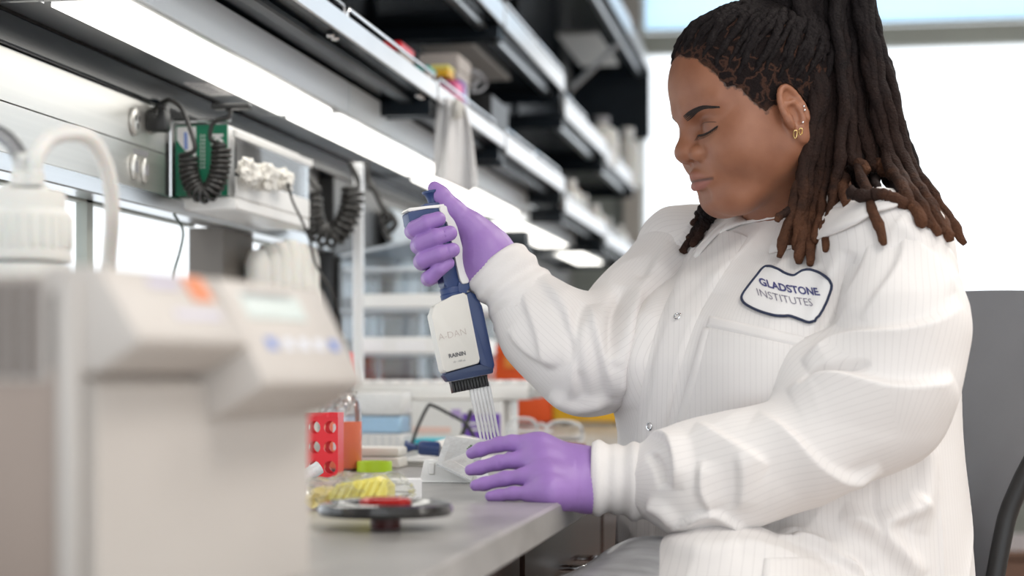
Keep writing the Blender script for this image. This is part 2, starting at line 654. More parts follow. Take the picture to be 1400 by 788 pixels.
for px, py in ((183, 166), (207, 165)):
    o, c = outlet(px, py, 0.019, 0.9, 1.1)
    for dy, dz in ((-0.006, 0.004), (0.006, 0.004), (0, -0.007)):
        MB().box(c + Vector((0.0055, dy - 0.0015, dz - 0.004)), c + Vector((0.0068, dy + 0.0015, dz + 0.004))).build('slot', M['black'], o, smooth=0)
for px, py in ((182, 228), (196, 233)):
    o, c = outlet(px, py, 0.016, 0.62, 1.15)
    MB().box(c + Vector((0.0055, -0.005, -0.008)), c + Vector((0.007, 0.005, 0.008)), 0.001).build('slot', M['grey_print'], o, smooth=0)
# faint engraved captions over the ports
for k in range(6):
    c = WX(184 + k * 3.4, 207 + k * 0.8, XO)
    MB().box(c + Vector((-0.002, -0.0012, -0.004)), c + Vector((0.001, 0.0012, 0.004))).build('caption_mark', M['grey_print'], t, smooth=0)

# black cable duct that runs along the wall under the lamps
t = MB().box((XL, 0.9, 1.4535), (-0.985, YF - 0.3, 1.493), 0.002).build('cable_duct', M['black_metal'], smooth=0)
tag(t, 'glossy black cable duct along the wall above the satin socket panel', 'duct')

# ---------------------------------------------------------------- shelf units
UY = [1.03, 1.98, 2.93, 3.88, 4.83, 5.78, 6.73]
for i in range(6):
    y0, y1 = UY[i] + 0.005, UY[i + 1] - 0.005
    dz = 0.0 if i < 3 else (-0.006 if i == 3 else -0.03)
    desc = ['at the camera end', 'over the green glove box', 'over the second coiled cord', 'beyond the hanging white cloth',
            'fourth along towards the far window', 'last before the far window'][i]
    t = thing('shelf_lamp', 'steel under-shelf lamp with a glowing lens, ' + desc, 'lamp', (-0.9, (y0 + y1) / 2, 1.50 + dz), 0, 'lamps under the lowest shelf')
    z = 1.495 + dz
    MB().box((-0.983, y0, z), (-0.803, y1, z + 0.045), 0.002).build('housing', M['steel'], t, smooth=0)
    ln = MB()
    ln.box((-0.912, y0 + 0.02, z - 0.004), (-0.822, y1 - 0.02, z + 0.002))
    n = 120
    ln.build('lens', M['lamp_lens'], t, smooth=0)
    MB().box((-0.802, y0, z - 0.003), (-0.797, y1, z + 0.052), 0.001).build('valance', M['valance'], t, smooth=0)
    MB().box((-0.9135, y0 + 0.005, z - 0.006), (-0.9125, y1 - 0.005, z + 0.001)).build('lens_clip', M['chrome'], t, smooth=0)

LIP = {}


def shelf(y0, y1, z, label, xf=-0.70, lip=0.035, rails=(), group=None, back=True, xb=-1.0, struts=(), stiff='black_metal', panel=None, end=False):  # panel: y span of the added board standing in for a bright reflection
    t = thing('wall_shelf', label, 'shelf', ((xf + xb) / 2, (y0 + y1) / 2, z), 0, group)
    MB().box((xb, y0, z), (xf + 0.004, y1, z + 0.008)).build('board', M['black_metal'], t, smooth=0)
    MB().box((xf, y0, z - 0.002), (xf + 0.005, y1, z + lip), 0.001).build('front_lip', M['shelf_lip'], t, smooth=0)
    for ys in (y0 + 0.002, y1 - 0.022):
        MB().box((xb, ys, z - 0.032), (xf - 0.004, ys + 0.02, z - 0.001), 0.002).build('bracket_arm', M['black_metal'], t, smooth=0)
    MB().box((xf - 0.055, y0 + 0.03, z - 0.014), (xf - 0.03, y1 - 0.03, z - 0.001), 0.003).build('stiffener', M[stiff], t, smooth=0)
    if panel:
        MB().box((xb + 0.07, panel[0], z - 0.010), (xf - 0.10, panel[1], z - 0.001), 0.002).build('reflection_board', M['white_paint'], t, smooth=0)  # added white board standing in for a bright reflection on the black underside
    if end:
        MB().box((xb, y1 - 0.012, z - 0.27), (xf, y1, z + lip), 0.004).build('end_panel', M['black_metal'], t, smooth=0)
    for a, b in rails:
        zr = z + lip + 0.014
        pts = [(xf, a, z + 0.01), (xf, a, zr - 0.006), (xf, a + 0.006, zr), (xf, b - 0.006, zr), (xf, b, zr - 0.006), (xf, b, z + 0.01)]
        MB().tube(pts, 0.0032, 8).build('guard_rail', M['chrome'], t)
    for u in struts:
        MB().tube([(-0.87, u, z - 0.215), (xf - 0.01, u, z - 0.05)], 0.011, 6).build('strut', M['steel'], t, smooth=0)
    return t


g1, g2 = 'lowest row of wall shelves', 'upper rows of wall shelves'
s = shelf(1.2, 3.17, 1.552, 'lowest wall shelf, holding the red-lidded box', rails=((1.94, 2.54), (2.56, 3.165)), lip=0.03)
for px, py in ((463, 60), (470, 64), (590, 143), (597, 147)):
    c = WX(px, py, -0.70)
for yy in (2.52, 2.545, 3.10, 3.125):
    MB().ball((-0.715, yy, 1.548), (0.007, 0.007, 0.004), 12, 6).build('rivet', M['chrome'], s)
shelf(3.185, 3.875, 1.552, 'lowest wall shelf, holding the beige boxes behind the white cloth', rails=((3.20, 3.77),), lip=0.03)
shelf(3.9, 4.82, 1.545, 'lowest-row wall shelf just beyond the hanging white cloth', rails=((3.91, 4.31), (4.33, 4.74)), lip=0.04)
shelf(4.84, 5.77, 1.495, 'lowest-row wall shelf with white jars, next to last before the window', rails=((4.86, 5.3),), lip=0.04)
shelf(5.79, 6.72, 1.475, 'lowest-row wall shelf nearest the far window', rails=((5.8, 6.2), (6.22, 6.7)), lip=0.04)
shelf(1.4, 3.87, 1.824, 'upper black wall shelf above the beige boxes', stiff='steel', rails=((2.9, 3.3), (3.32, 3.85)), lip=0.045)
shelf(3.89, 4.82, 1.824, 'upper black wall shelf with a double chrome rail', stiff='steel', panel=(3.92, 4.55), rails=((3.90, 4.32), (4.34, 4.80)), lip=0.045)  # panel: added reflection board
shelf(4.84, 5.77, 1.76, 'upper black wall shelf a step lower, mid row', stiff='steel', rails=((4.86, 5.3),), lip=0.05)
shelf(5.79, 6.72, 1.745, 'upper black wall shelf with the tall white bottle', stiff='steel', rails=((5.8, 6.3),), lip=0.05)
shelf(3.0, 7.15, 2.265, 'topmost long black wall shelf near the ceiling', xf=-0.68, lip=0.05, stiff='steel', panel=(6.25, 6.9), end=True, struts=(4.45, 6.18), rails=((4.0, 5.3), (5.32, 6.4)))  # panel: added reflection board
t = thing('back_panel', 'black metal backing behind the wall shelves', 'panel', (-1.01, 4, 1.55))
for a, b in zip(UY[:-1], UY[1:]):
    MB().box((XL + 0.002, a, 1.545), (-1.003, b - 0.004, 2.75)).build('panel', M['black_metal'], t, smooth=0)
for k, a in enumerate(UY[2:]):
    t = thing('shelf_upright', 'black upright behind the wall shelves, %s' % ['first from the camera', 'behind the white hanging cloth', 'third from the camera', 'fourth from the camera', 'nearest the far window'][k], 'upright', (-1.0, a, 0.92), 0, 'slotted uprights of the wall shelving')
    MB().box((-1.002, a - 0.02, 1.50), (-0.985, a + 0.02, 2.75)).build('post', M['black_metal'], t, smooth=0)

# tall dark post beyond the bench end
t = MB().box((-0.92, 5.05, BT), (-0.84, 5.13, 1.47), 0.004).build('black_post', M['black_metal'], smooth=0)
tag(t, 'black slotted post standing on the worktop behind the raised sleeve', 'post')

# paper sticker under the first lamp, with a dark cord clip
c = WX(270, 119, -0.95)
t = MB().box((-0.965, c.y - 0.02, 1.4925), (-0.925, c.y + 0.10, 1.4945)).build('paper_sticker', M['white_paper'], smooth=0)
tag(t, 'small paper sticker on the steel underside near the first coiled cord', 'sticker')
for k in range(5):
    MB().box((-0.96, c.y - 0.008 + k * 0.02, 1.4915), (-0.935, c.y - 0.004 + k * 0.02, 1.4926)).build('print_line', M['grey_print'], t, smooth=0)

# ---------------------------------------------------------------- cords


def coil(path, r, wire, turns, name='coil', seg=10, n=26):
    """helix round a smooth path"""
    pts = smooth_path(path, 24)
    L = [0]
    for a, b in zip(pts[:-1], pts[1:]):
        L.append(L[-1] + (b - a).length)
    tot = L[-1]
    out = []
    N = turns * n
    xprev = None
    for i in range(N + 1):
        s_ = tot * i / N
        k = min(max(np.searchsorted(L, s_) - 1, 0), len(pts) - 2)
        f = (s_ - L[k]) / max(1e-9, L[k + 1] - L[k])
        p = pts[k].lerp(pts[k + 1], f)
        tg = (pts[min(k + 2, len(pts) - 1)] - pts[max(0, k - 1)]).normalized()
        x = xprev if xprev is not None else tg.orthogonal().normalized()
        x = (x - tg * x.dot(tg)).normalized()
        xprev = x
        y = tg.cross(x)
        a = 2 * math.pi * i / n
        out.append(p + (x * math.cos(a) + y * math.sin(a)) * r)
    return out


YG = WX(315, 220, -0.90).y      # end face of the glove box


def ycord(pts, y):
    return [WY(a, b, y) for a, b in pts]


def pcord(pts, x):
    return [WX(a, b, x) for a, b in pts]


YC = YG - 0.035
t = thing('coiled_cord', 'black coiled power cord hanging in front of the green glove box', 'cord', WY(280, 283, YC))
c = coil(ycord([(258, 213), (259, 238), (269, 261), (284, 264), (296, 248), (302, 222), (303, 200)], YC), 0.0125, 0.004, 20)
MB().tube(c, 0.0038, 8).build('coil', M['black_rubber'], t)
st = smooth_path([WX(211, 158, -0.955), WY(216, 145, YC - 0.05), WY(232, 137, YC - 0.04), WY(249, 150, YC - 0.02), WY(261, 180, YC - 0.016), WY(266, 205, YC - 0.016), c[0]], 8)
MB().tube(st, 0.0036, 8).build('lead', M['black_rubber'], t)
st = smooth_path([c[-1]] + ycord([(289, 192), (288, 178), (293, 167), (304, 163), (313, 160), (314, 152), (308, 146)], YC), 8)
MB().tube(st, 0.0036, 8).build('lead', M['black_rubber'], t)
p = WX(204, 166, -0.993)
pl = MB()
pl.box(p + Vector((0, -0.014, -0.016)), p + Vector((0.03, 0.014, 0.016)), 0.004, seg=2)
pl.box(p + Vector((0.014, -0.010, 0.01)), p + Vector((0.03, 0.010, 0.026)), 0.003)
pl.build('plug', M['black'], t)
q = WY(308, 146, YC)
MB().box(q + Vector((-0.02, -0.01, -0.004)), q + Vector((0.04, 0.012, 0.004)), 0.002).build('clip', M['black'], t)

YC2 = 3.2
t = thing('coiled_cord', 'black coiled cord hanging past the pale metal pole', 'cord', WY(450, 340, YC2))
c = coil(ycord([(424, 268), (426, 294), (436, 318), (455, 324), (472, 306), (481, 280), (483, 258)], YC2), 0.0185, 0.005, 17)
MB().tube(c, 0.0052, 8).build('coil', M['black_rubber'], t)
MB().tube(smooth_path(ycord([(416, 222), (424, 246), (436, 262)], YC2) + [c[0]], 8), 0.005, 8).build('lead', M['black_rubber'], t)
MB().tube(smooth_path([c[-1]] + ycord([(490, 250), (486, 238), (478, 222)], YC2), 8), 0.005, 8).build('lead', M['black_rubber'], t)

t = MB().tube(smooth_path(ycord([(500, 222), (503, 245), (513, 262), (523, 283), (534, 298), (524, 306), (522, 296), (532, 292), (541, 306), (530, 318), (524, 312), (534, 330)], 3.42), 8), 0.006, 8).build('black_cord', M['black_rubber'])
t.name = 'knotted_cord'
tag(t, 'knotted black cord hanging right of the pale metal pole', 'cord')
t = MB().tube(smooth_path(pcord([(420, 322), (440, 318), (455, 333), (470, 322)], -0.98), 8), 0.004, 8).build('short_cord', M['black_rubber'])
tag(t, 'short black lead behind the second coiled cord', 'cord')
t = MB().tube(smooth_path(pcord([(393, 250), (400, 275), (412, 300), (424, 330), (432, 362), (455, 400), (465, 440), (462, 482)], -0.86), 8), 0.0022, 8).build('thin_cord', M['black_rubber'])
tag(t, 'thin dark cord falling from the wipes tray past the clear cabinet', 'cord')
t = MB().tube(smooth_path(pcord([(405, 362), (409, 392), (416, 428), (430, 450)], -0.95), 8), 0.003, 8).build('thin_cord', M['black_rubber'])
tag(t, 'thin dark cord left of the clear cabinet, behind the beige instrument', 'cord')
t = MB().tube(smooth_path(pcord([(238, 293), (250, 315), (247, 340), (238, 372), (235, 400)], -0.96), 8), 0.0022, 8).build('thin_cord', mat('green_grey_cord', (0.05, 0.07, 0.06), 0.5))
tag(t, 'thin green grey wire hanging before the bright bench window', 'cord')

# dark instrument wall behind the second coil
t = MB().box((XL, 3.50, 0.93), (-0.985, 4.75, 1.452), 0.003).build('dark_wall_board', M['black'], smooth=0)
tag(t, 'dark board on the wall behind the second coiled cord', 'board')
a = WX(490, 256, -0.88)
t = MB().box((-0.889, a.y - 0.009, BT), (-0.871, a.y + 0.009, 1.452), 0.002).build('metal_pole', M['shelf_lip'], smooth=0)
tag(t, 'pale square metal pole standing on the worktop by the clear cabinet', 'pole')
c = WX(545, 310, -0.955)
t = MB().box((-0.97, max(3.88, c.y - 0.1), 1.20), (-0.95, c.y + 0.2, 1.42), 0.006).build('grey_plate', mat('blue_grey_plate', (0.45, 0.52, 0.58), 0.4), smooth=0)
tag(t, 'blue grey plate leaning on the wall behind the knotted cord', 'plate')

# ---------------------------------------------------------------- glove box and wipes in wall holders
yg0, yg1 = YG, WX(413, 265, -0.90).y
z0, z1 = WY(280, 268, YG).z, WY(280, 171, YG).z
xg0, xg1 = WY(240, 220, YG).x, WY(314, 220, YG).x
t = thing('glove_box', 'green and white card glove box in a clear holder behind the first coiled cord', 'box', ((xg0 + xg1) / 2, (yg0 + yg1) / 2, z0))
MB().box((xg0, yg0 + 0.004, z0), (xg1 - 0.004, yg1, z1), 0.001).build('carton', M['white_paper'], t, smooth=0)
MB().box((xg0, yg0, z0), (xg1 - 0.004, yg0 + 0.0035, z1)).build('end_panel', M['green'], t, smooth=0)


def gpt(u, v):
    return Vector((xg0 + (xg1 - 0.004 - xg0) * u, yg0 - 0.0004, z0 + (z1 - z0) * v))


def face_poly(uvs, off=0.0, th=0.0006):
    base = [gpt(u, v) - Vector((0, off, 0)) for u, v in uvs]
    top = [p - Vector((0, th, 0)) for p in base]
    n = len(base)
    m = MB()
    m.data(base + top, [list(range(n))[::-1], list(range(n, 2 * n))] + [(i, (i + 1) % n, n + (i + 1) % n, n + i) for i in range(n)])
    return m


face_poly([(0.03, 0.98), (0.40, 0.98), (0.40, 0.55), (0.22, 0.62), (0.10, 0.72), (0.03, 0.80)]).build('white_print', M['white_paper'], t, smooth=0)
face_poly([(0.17, 0.90), (0.23, 0.90), (0.24, 0.66), (0.18, 0.66)], 0.0006).build('blue_print', M['blue_print'], t, smooth=0)


def text_on(name, body, size, center, right, up, material, parent, bold=0.0):
    right, up = Vector(right).normalized(), Vector(up).normalized()
    n = right.cross(up)
    m = Matrix((right, up, n)).transposed().to_4x4()
    m.translation = center
    return lettering(name, body, size, m, material, parent, bold)


text_on('lettering', 'K', 0.026, gpt(0.80, 0.80) - Vector((0, 0.0012, 0)), (0, 0, -1), (1, 0, 0), M['white_paper'], t, 0.001)
for u in (0.49, 0.55):
    for k in range(9):
        face_poly([(u, 0.86 - k * 0.055), (u + 0.02, 0.86 - k * 0.055), (u + 0.02, 0.83 - k * 0.055), (u, 0.83 - k * 0.055)], 0.0006).build('print_mark', M['white_paper'], t, smooth=0)
t = thing('glove_box_holder', 'clear acrylic wall holder with chrome wire edge around the green glove box', 'holder', (xg1, (yg0 + yg1) / 2, z0 - 0.02))
MB().box((xg0, yg0, z0 - 0.022), (xg1 + 0.012, yg1 + 0.01, z0 - 0.002), 0.003).build('tray', M['white_plastic'], t)
MB().box((xg1 + 0.008, yg0, z0 - 0.002), (xg1 + 0.012, yg1 + 0.01, z0 + 0.03), 0.001).build('tray_lip', M['white_plastic'], t)
MB().box((xg1 + 0.008, yg0, z0 + 0.03), (xg1 + 0.011, yg1 + 0.01, z1 - 0.02)).build('front_sheet', M['acrylic'], t, smooth=0)
MB().box((xg1 + 0.004, yg0, z1 - 0.02), (xg1 + 0.012, yg1 + 0.03, z1 - 0.008), 0.001).build('top_rim', M['white_plastic'], t, smooth=0)
MB().tube([(xg0 - 0.006, yg0 - 0.006, z0 - 0.012), (xg0 - 0.006, yg0 - 0.006, z1), (xg0, yg0 - 0.006, z1 + 0.006), (xg1 + 0.004, yg0 - 0.006, z1 + 0.006)], 0.0026, 8).build('wire', M['chrome'], t)


def crumple(name, c, r, material, seed, amp=0.35, freq=3.0, parent=None, sub=4, flat=0.0):
    bm = bmesh.new()
    bmesh.ops.create_icosphere(bm, subdivisions=sub, radius=1.0)
    from mathutils import noise
    for v in bm.verts:
        p = v.co * freq + Vector((seed * 3.1, seed * 1.7, seed))
        n = noise.noise(p) + 0.5 * noise.noise(p * 2.3)
        cell = noise.cell(p * 1.2)
        v.co *= 1 + amp * n + 0.08 * amp * cell
        v.co = Vector((v.co.x * r[0], v.co.y * r[1], v.co.z * r[2]))
        if v.co.z < -r[2] * (1 - flat):
            v.co.z = -r[2] * (1 - flat)
        v.co += Vector(c)
    m = MB()
    m.bm.free()
    m.bm = bm
    return m.build(name, material, parent, smooth=30)


for k, (px, py, s) in enumerate(((340, 236, 1.0), (362, 242, 1.1), (388, 246, 0.9))):
    q = WX(px, py, xg1 + 0.03)
    o = crumple('glove', q, (0.014 * s, 0.036 * s, 0.020 * s), M['off_white'], k + 2, 0.5, 2.2)
    tag(o, ['crumpled pale glove at the green end of the wall glove box', 'largest crumpled pale glove, in the middle of the wall glove box', 'crumpled pale glove at the pole end of the wall glove box'][k], 'glove', 'gloves out of the wall box')

# white pots standing by the bright second window
for k, (px, py) in enumerate(((352, 352), (366, 345), (381, 341), (396, 338), (410, 342), (421, 348))):
    o = WX(px, py, -0.96)
    t = thing('white_tube', ['first white tube from the camera by the bright bench window', 'second white tube in the row by the bright bench window', 'third white tube in the row by the bright bench window', 'fourth white tube in the row by the bright bench window', 'fifth white tube, behind the thin dark cord', 'sixth white tube, next to the clear cabinet'][k], 'tube', (o.x, o.y, BT), 0, 'white tubes by the window')
    MB().lathe([(0, 0), (0.022, 0), (0.022, o.z - BT - 0.01), (0.014, o.z - BT + 0.012), (0, o.z - BT + 0.014)], (o.x, o.y, BT), 20).build('body', M['natural_plastic'], t)

# ---------------------------------------------------------------- clear shelf cabinet on the bench
cy0, cy1, cx0, cx1 = 3.50, 3.86, -0.975, -0.715
t = thing('clear_cabinet', 'clear acrylic cabinet of white shelves on the worktop by the pole', 'cabinet', (-0.81, 3.68, BT))


def zy(py, y=cy0, x=-0.8):
    # height seen at image row py at that place
    d = -SN * x + CS * y
    return 1.05 + (HORIZON - py) / F * d


MB().box((cx0, cy0, BT), (cx0 + 0.006, cy1, zy(345))).build('side_sheet', M['acrylic'], t, smooth=0)
MB().box((cx0, cy1 - 0.006, BT), (cx1, cy1, zy(318))).build('side_sheet', M['acrylic'], t, smooth=0)
MB().box((cx0 + 0.006, cy0, zy(513)), (cx1, cy0 + 0.005, zy(352))).build('front_sheet', M['acrylic'], t, smooth=0)
MB().prism([(cx0, zy(352)), (cx1, zy(318)), (cx1, zy(313)), (cx0, zy(347))], 1, cy0, cy1).build('lid', M['acrylic_edge'], t, smooth=0)
for i, (a, b, mm, x0) in enumerate(((365, 372, 'acrylic_edge', cx0 + 0.01), (402, 421, 'white_plastic', cx0 + 0.03), (422, 427, 'acrylic_edge', cx0), (461, 484, 'white_plastic', cx0 + 0.05), (485, 488, 'acrylic_edge', cx0))):
    MB().box((x0, cy0 - 0.008, zy(b)), (cx1 + 0.005, cy1 - 0.01, zy(a)), 0.003).build('shelf' if b - a < 9 else 'drawer', M[mm], t)
for px in (452, 500, 560, 590):
    q = W(px, 500, 3.6)
    MB().box((q.x - 0.004, cy0 + 0.1, BT), (q.x + 0.004, cy0 + 0.108, zy(372)), 0.001).build('divider', M['acrylic_edge'], t, smooth=0)
for (px, s) in ((505, 1), (565, 2)):
    q = W(px, 473, 3.6)
    MB().box((q.x - 0.03, cy0 - 0.0095, zy(480)), (q.x + 0.03, cy0 - 0.008, zy(466))).build('paper_tag', M['white_paper'], t, smooth=0)
t = MB().box((cx0 + 0.02, cy0 + 0.02, BT), (cx0 + 0.26, cy0 + 0.09, BT + 0.055), 0.003).build('dark_bottle_crate', M['grey_print'], smooth=30)
tag(t, 'dark crate inside the bottom of the clear cabinet', 'crate')
q = W(463, 490, 3.45)
t = MB().cyl((q.x, 3.45, BT), (q.x, 3.45, q.z + 0.012), 0.012).build('red_tube', M['red'])
tag(t, 'slim red tube behind the corner of the beige instrument', 'tube')

# ---------------------------------------------------------------- things on the wall shelves
z1s = 1.56


def carton(name, px0, px1, ptop, x, depth, zb, label, m, lid=None, lidh=0.0, group=None):
    y0 = WX(px1, ptop, x).y
    w = abs(WX(px1, ptop, x).x - 0)  # noqa
    d = depth_of(x, px1)
    wid = (px1 - px0) / F * d
    zt = 1.05 + (HORIZON - ptop) / F * d
    r = thing(name, label, 'box', (x - wid / 2, y0 + depth / 2, zb), 0, group)
    zl = zt - lidh
    MB().box((x - wid, y0, zb), (x, y0 + depth, zl), 0.002).build('carton', m, r, smooth=0)
    if lid is not None:
        MB().box((x - wid - 0.002, y0 - 0.002, zl), (x + 0.002, y0 + depth + 0.002, zt), 0.003).build('lid', lid, r, smooth=0)
    return r


carton('lidded_box', 500, 548, 56, -0.76, 0.10, z1s, 'beige carton with a red lid behind the shelf rail', M['tan_card'], M['red'], 0.018)
y = WX(627, 72, -0.755).y
carton('archive_box', 572, 626, 72, -0.755, 0.13, 1.669, 'upper beige carton stacked on the lowest shelf', M['tan_card'], M['tan_card'], 0.035)
carton('archive_box', 577, 625, 108, -0.757, 0.12, z1s, 'lower beige carton under its twin on the lowest shelf', M['white_plastic'])
carton('lidded_box', 556, 586, 89, -0.75, 0.06, z1s, 'small grey carton with a teal lid behind the shelf rail', M['tan_card'], M['teal'], 0.012)
carton('pipette_box', 588, 613, 88, -0.735, 0.055, 1.6435, 'bright yellow box on top of the pink box', M['yellow'], M['pale_yellow'], 0.01)
carton('pipette_box', 597, 624, 109, -0.728, 0.07, z1s, 'pink box under the bright yellow box', M['pink'])
carton('pipette_box', 621, 630, 108, -0.74, 0.06, z1s, 'narrow purple box next to the pink box', M['purple_card'])
carton('dark_bin', 640, 672, 128, -0.745, 0.22, z1s, 'black bin on the lowest shelf beyond the beige cartons', M['black'])
t = MB().tube(smooth_path([WX(640, 95, -0.76), WX(655, 100, -0.76), WX(665, 115, -0.76), WX(655, 125, -0.76), WX(645, 122, -0.76), WX(657, 108, -0.76), WX(650, 100, -0.76), WX(646, 128, -0.76)], 8), 0.003, 8).build('wire_loop', M['grey_print'])
tag(t, 'loop of grey wire sticking out of the black bin', 'wire')


def bottle(c, h, r, label, m=None, tilt=None, group=None, cap='white_plastic'):
    t = thing('bottle', label, 'bottle', c, 0, group)
    mt = Matrix.Translation(c) @ (tilt.to_4x4() if tilt is not None else Matrix.Identity(4))
    MB().lathe([(0, 0), (r, 0), (r, h * 0.65), (r * 0.85, h * 0.74), (r * 0.42, h * 0.82), (r * 0.42, h * 0.86), (0, h * 0.86)], seg=24, mtx=mt).build('body', m or M['natural_plastic'], t)
    MB().lathe([(0, h * 0.85), (r * 0.5, h * 0.85), (r * 0.5, h), (0, h)], seg=24, mtx=mt).build('cap', M[cap], t)
    return t


q = WX(858, 235, -0.72)
bottle(Vector((q.x, q.y, 1.755)), 0.22, 0.05, 'white bottle standing at the window end of the upper shelf')
q = WX(822, 215, -0.74)
bottle(Vector((q.x, q.y, 1.755)), 0.17, 0.06, 'grey-capped bottle beside the white bottle on the upper shelf', cap='grey_print')
for k, (px, x, h) in enumerate(((780, -0.75, 0.13), (797, -0.80, 0.17), (813, -0.74, 0.12), (830, -0.80, 0.15), (846, -0.74, 0.11))):
    q = WX(px, 300, x)
    zb = 1.504 if q.y < 5.78 else 1.484
    bottle(Vector((q.x, q.y, zb)), h, 0.035, 'white jar on the far end of the lowest shelf row, %s' % ['nearest the camera', 'tallest of the row', 'middle of the row', 'second from the window', 'nearest the window'][k], group='white jars on the far shelves')

# hanging white cloth with a round magnet
mb = MB()
verts, faces = [], []
nu, nv = 22, 26
yh = 3.245
pl_, pr_ = WY(595, 132, yh), WY(654, 245, yh)
for j in range(nv + 1):
    v = j / nv
    xl = WY(598 - 8 * v, 190, yh).x
    xr = WY(634 + 22 * v ** 0.6, 190, yh).x
    for i in range(nu + 1):
        u = i / nu
        wv = 0.016 * math.sin(u * 9 + v * 1.5) * (0.3 + v) + 0.006 * math.sin(u * 21 + 2 + v * 3)
        zt = WY(600, 130 + 12 * u, yh).z
        zb = WY(600, 240 + 30 * u - 42 * max(0, u - 0.72), yh).z
        verts.append((xl + (xr - xl) * u, yh + wv + 0.25 * (xl - (-0.69)) * 0, zt + (zb - zt) * v))
for j in range(nv):
    for i in range(nu):
        a = j * (nu + 1) + i
        faces.append((a, a + 1, a + nu + 2, a + nu + 1))
mb.data([Vector(p) for p in verts], faces)
t = mb.build('hanging_cloth', M['white_paper'], smooth=180)
md = t.modifiers.new('thick', 'SOLIDIFY')
md.thickness = 0.003
tag(t, 'white paper cloth hanging from the shelf edge by a round magnet', 'cloth')
q = WY(620, 149, yh - 0.03)
t = MB().lathe([(0, 0), (0.017, 0), (0.019, 0.003), (0.019, 0.011), (0.016, 0.014), (0, 0.014)], seg=28, mtx=Matrix.Translation(q) @ Matrix.Rotation(0.5, 4, 'Z') @ Matrix.Rotation(math.pi / 2, 4, 'Y')).build('round_magnet', M['off_white'])
tag(t, 'round off-white magnet pinning the hanging cloth to the shelf', 'magnet')

# ================================================================ things on the worktop
# ---- black dish with a red knob (rotor lid)
c = WZ(527, 699, 0.925)
c = Vector((c.x, c.y, BT))
t = thing('rotor_lid', 'shiny black round lid with a red knob, on the worktop before the yellow bag', 'lid', c)
MB().lathe([(0, 0.003), (0.013, 0.003), (0.0135, 0.011), (0.020, 0.0125), (0.050, 0.0115), (0.0585, 0.012), (0.0605, 0.016), (0.0585, 0.0215),
            (0.052, 0.0235), (0.044, 0.0215), (0.030, 0.0180), (0.022, 0.0175), (0, 0.0175)], c, 72).build('disc', mat('black_gloss_disc', (0.013, 0.012, 0.012), 0.16, var=0.1, coat=0.5), t)
MB().lathe([(0, 0), (0.0135, 0), (0.0135, 0.011), (0, 0.011)], c, 32).build('foot', mat('dark_red_foot', (0.10, 0.008, 0.008), 0.35), t)
MB().lathe([(0, 0.0175), (0.0225, 0.0175), (0.0235, 0.020), (0.0235, 0.0245), (0.021, 0.0265), (0.017, 0.0265), (0.0155, 0.0255), (0, 0.0255)], c, 40).build('knob', mat('red_gloss_knob', (0.50, 0.015, 0.015), 0.2, 0.3, var=0.05), t)

# ---- red tube rack with round holes


def holed_plate(mb, origin, ux, uz, nrm, nx, nz, px_, pz_, r, th, seg=20):
    """plate of nx by nz cells, each with a round hole, with thickness"""
    o = Vector(origin)
    ux, uz, nrm = Vector(ux), Vector(uz), Vector(nrm)
    V, Fc = [], []
    for s in (0, 1):
        for i in range(nx):
            for j in range(nz):
                cx, cz = (i + 0.5) * px_, (j + 0.5) * pz_
                base = len(V)
                for k in range(seg):
                    a = 2 * math.pi * (k + 0.5) / seg
                    ca, sa = math.cos(a), math.sin(a)
                    V.append(o + ux * (cx + r * ca) + uz * (cz + r * sa) + nrm * th * s)
                    m = max(abs(ca), abs(sa))
                    V.append(o + ux * (cx + px_ / 2 * ca / m) + uz * (cz + pz_ / 2 * sa / m) + nrm * th * s)
                for k in range(seg):
                    a, b = base + 2 * k, base + 2 * ((k + 1) % seg)
                    Fc.append((a, b, b + 1, a + 1) if s else (a, a + 1, b + 1, b))
    half = len(V) // 2
    for i in range(nx * nz):
        for k in range(seg):
            a, b = i * 2 * seg + 2 * k, i * 2 * seg + 2 * ((k + 1) % seg)
            Fc.append((a, b, b + half, a + half))
    mb.data(V, Fc)
    W_, H_ = nx * px_, nz * pz_
    for p, q in (((0, 0), (W_, 0)), ((W_, 0), (W_, H_)), ((W_, H_), (0, H_)), ((0, H_), (0, 0))):
        A, B = o + ux * p[0] + uz * p[1], o + ux * q[0] + uz * q[1]
        mb.data([A, B, B + nrm * th, A + nrm * th], [(0, 1, 2, 3)])


br = WZ(462, 653, BT)
rw, rh, rd = 0.0216, 0.0262, 0.05
x1, y1 = br.x, br.y
rd = 0.026
t = thing('tube_rack', 'red plastic tube rack with round holes, beside the orange bottle', 'rack', (x1 - 0.05, y1 + rd / 2, BT))
mb = MB()
holed_plate(mb, (x1 - 4 * rw, y1, BT), (1, 0, 0), (0, 0, 1), (0, 1, 0), 4, 3, rw, rh, 0.0083, 0.0022)
mb.build('front_plate', M['red'], t, smooth=30)
mb = MB()
holed_plate(mb, (x1 - 4 * rw, y1 + rd, BT), (1, 0, 0), (0, 0, 1), (0, 1, 0), 4, 3, rw, rh, 0.0083, 0.0022)
mb.build('back_plate', M['red'], t, smooth=30)
mb = MB()
holed_plate(mb, (x1 - 4 * rw, y1 - 0.001, BT + 3 * rh), (1, 0, 0), (0, 1, 0), (0, 0, 1), 4, 2, rw, (rd + 0.004) / 2, 0.0085, 0.006)
mb.build('top_plate', M['red'], t, smooth=30)
for xx in (x1 - 4 * rw, x1 - 0.0022):
    MB().box((xx, y1 + 0.0022, BT), (xx + 0.0022, y1 + rd, BT + 3 * rh)).build('end_plate', M['red'], t, smooth=0)

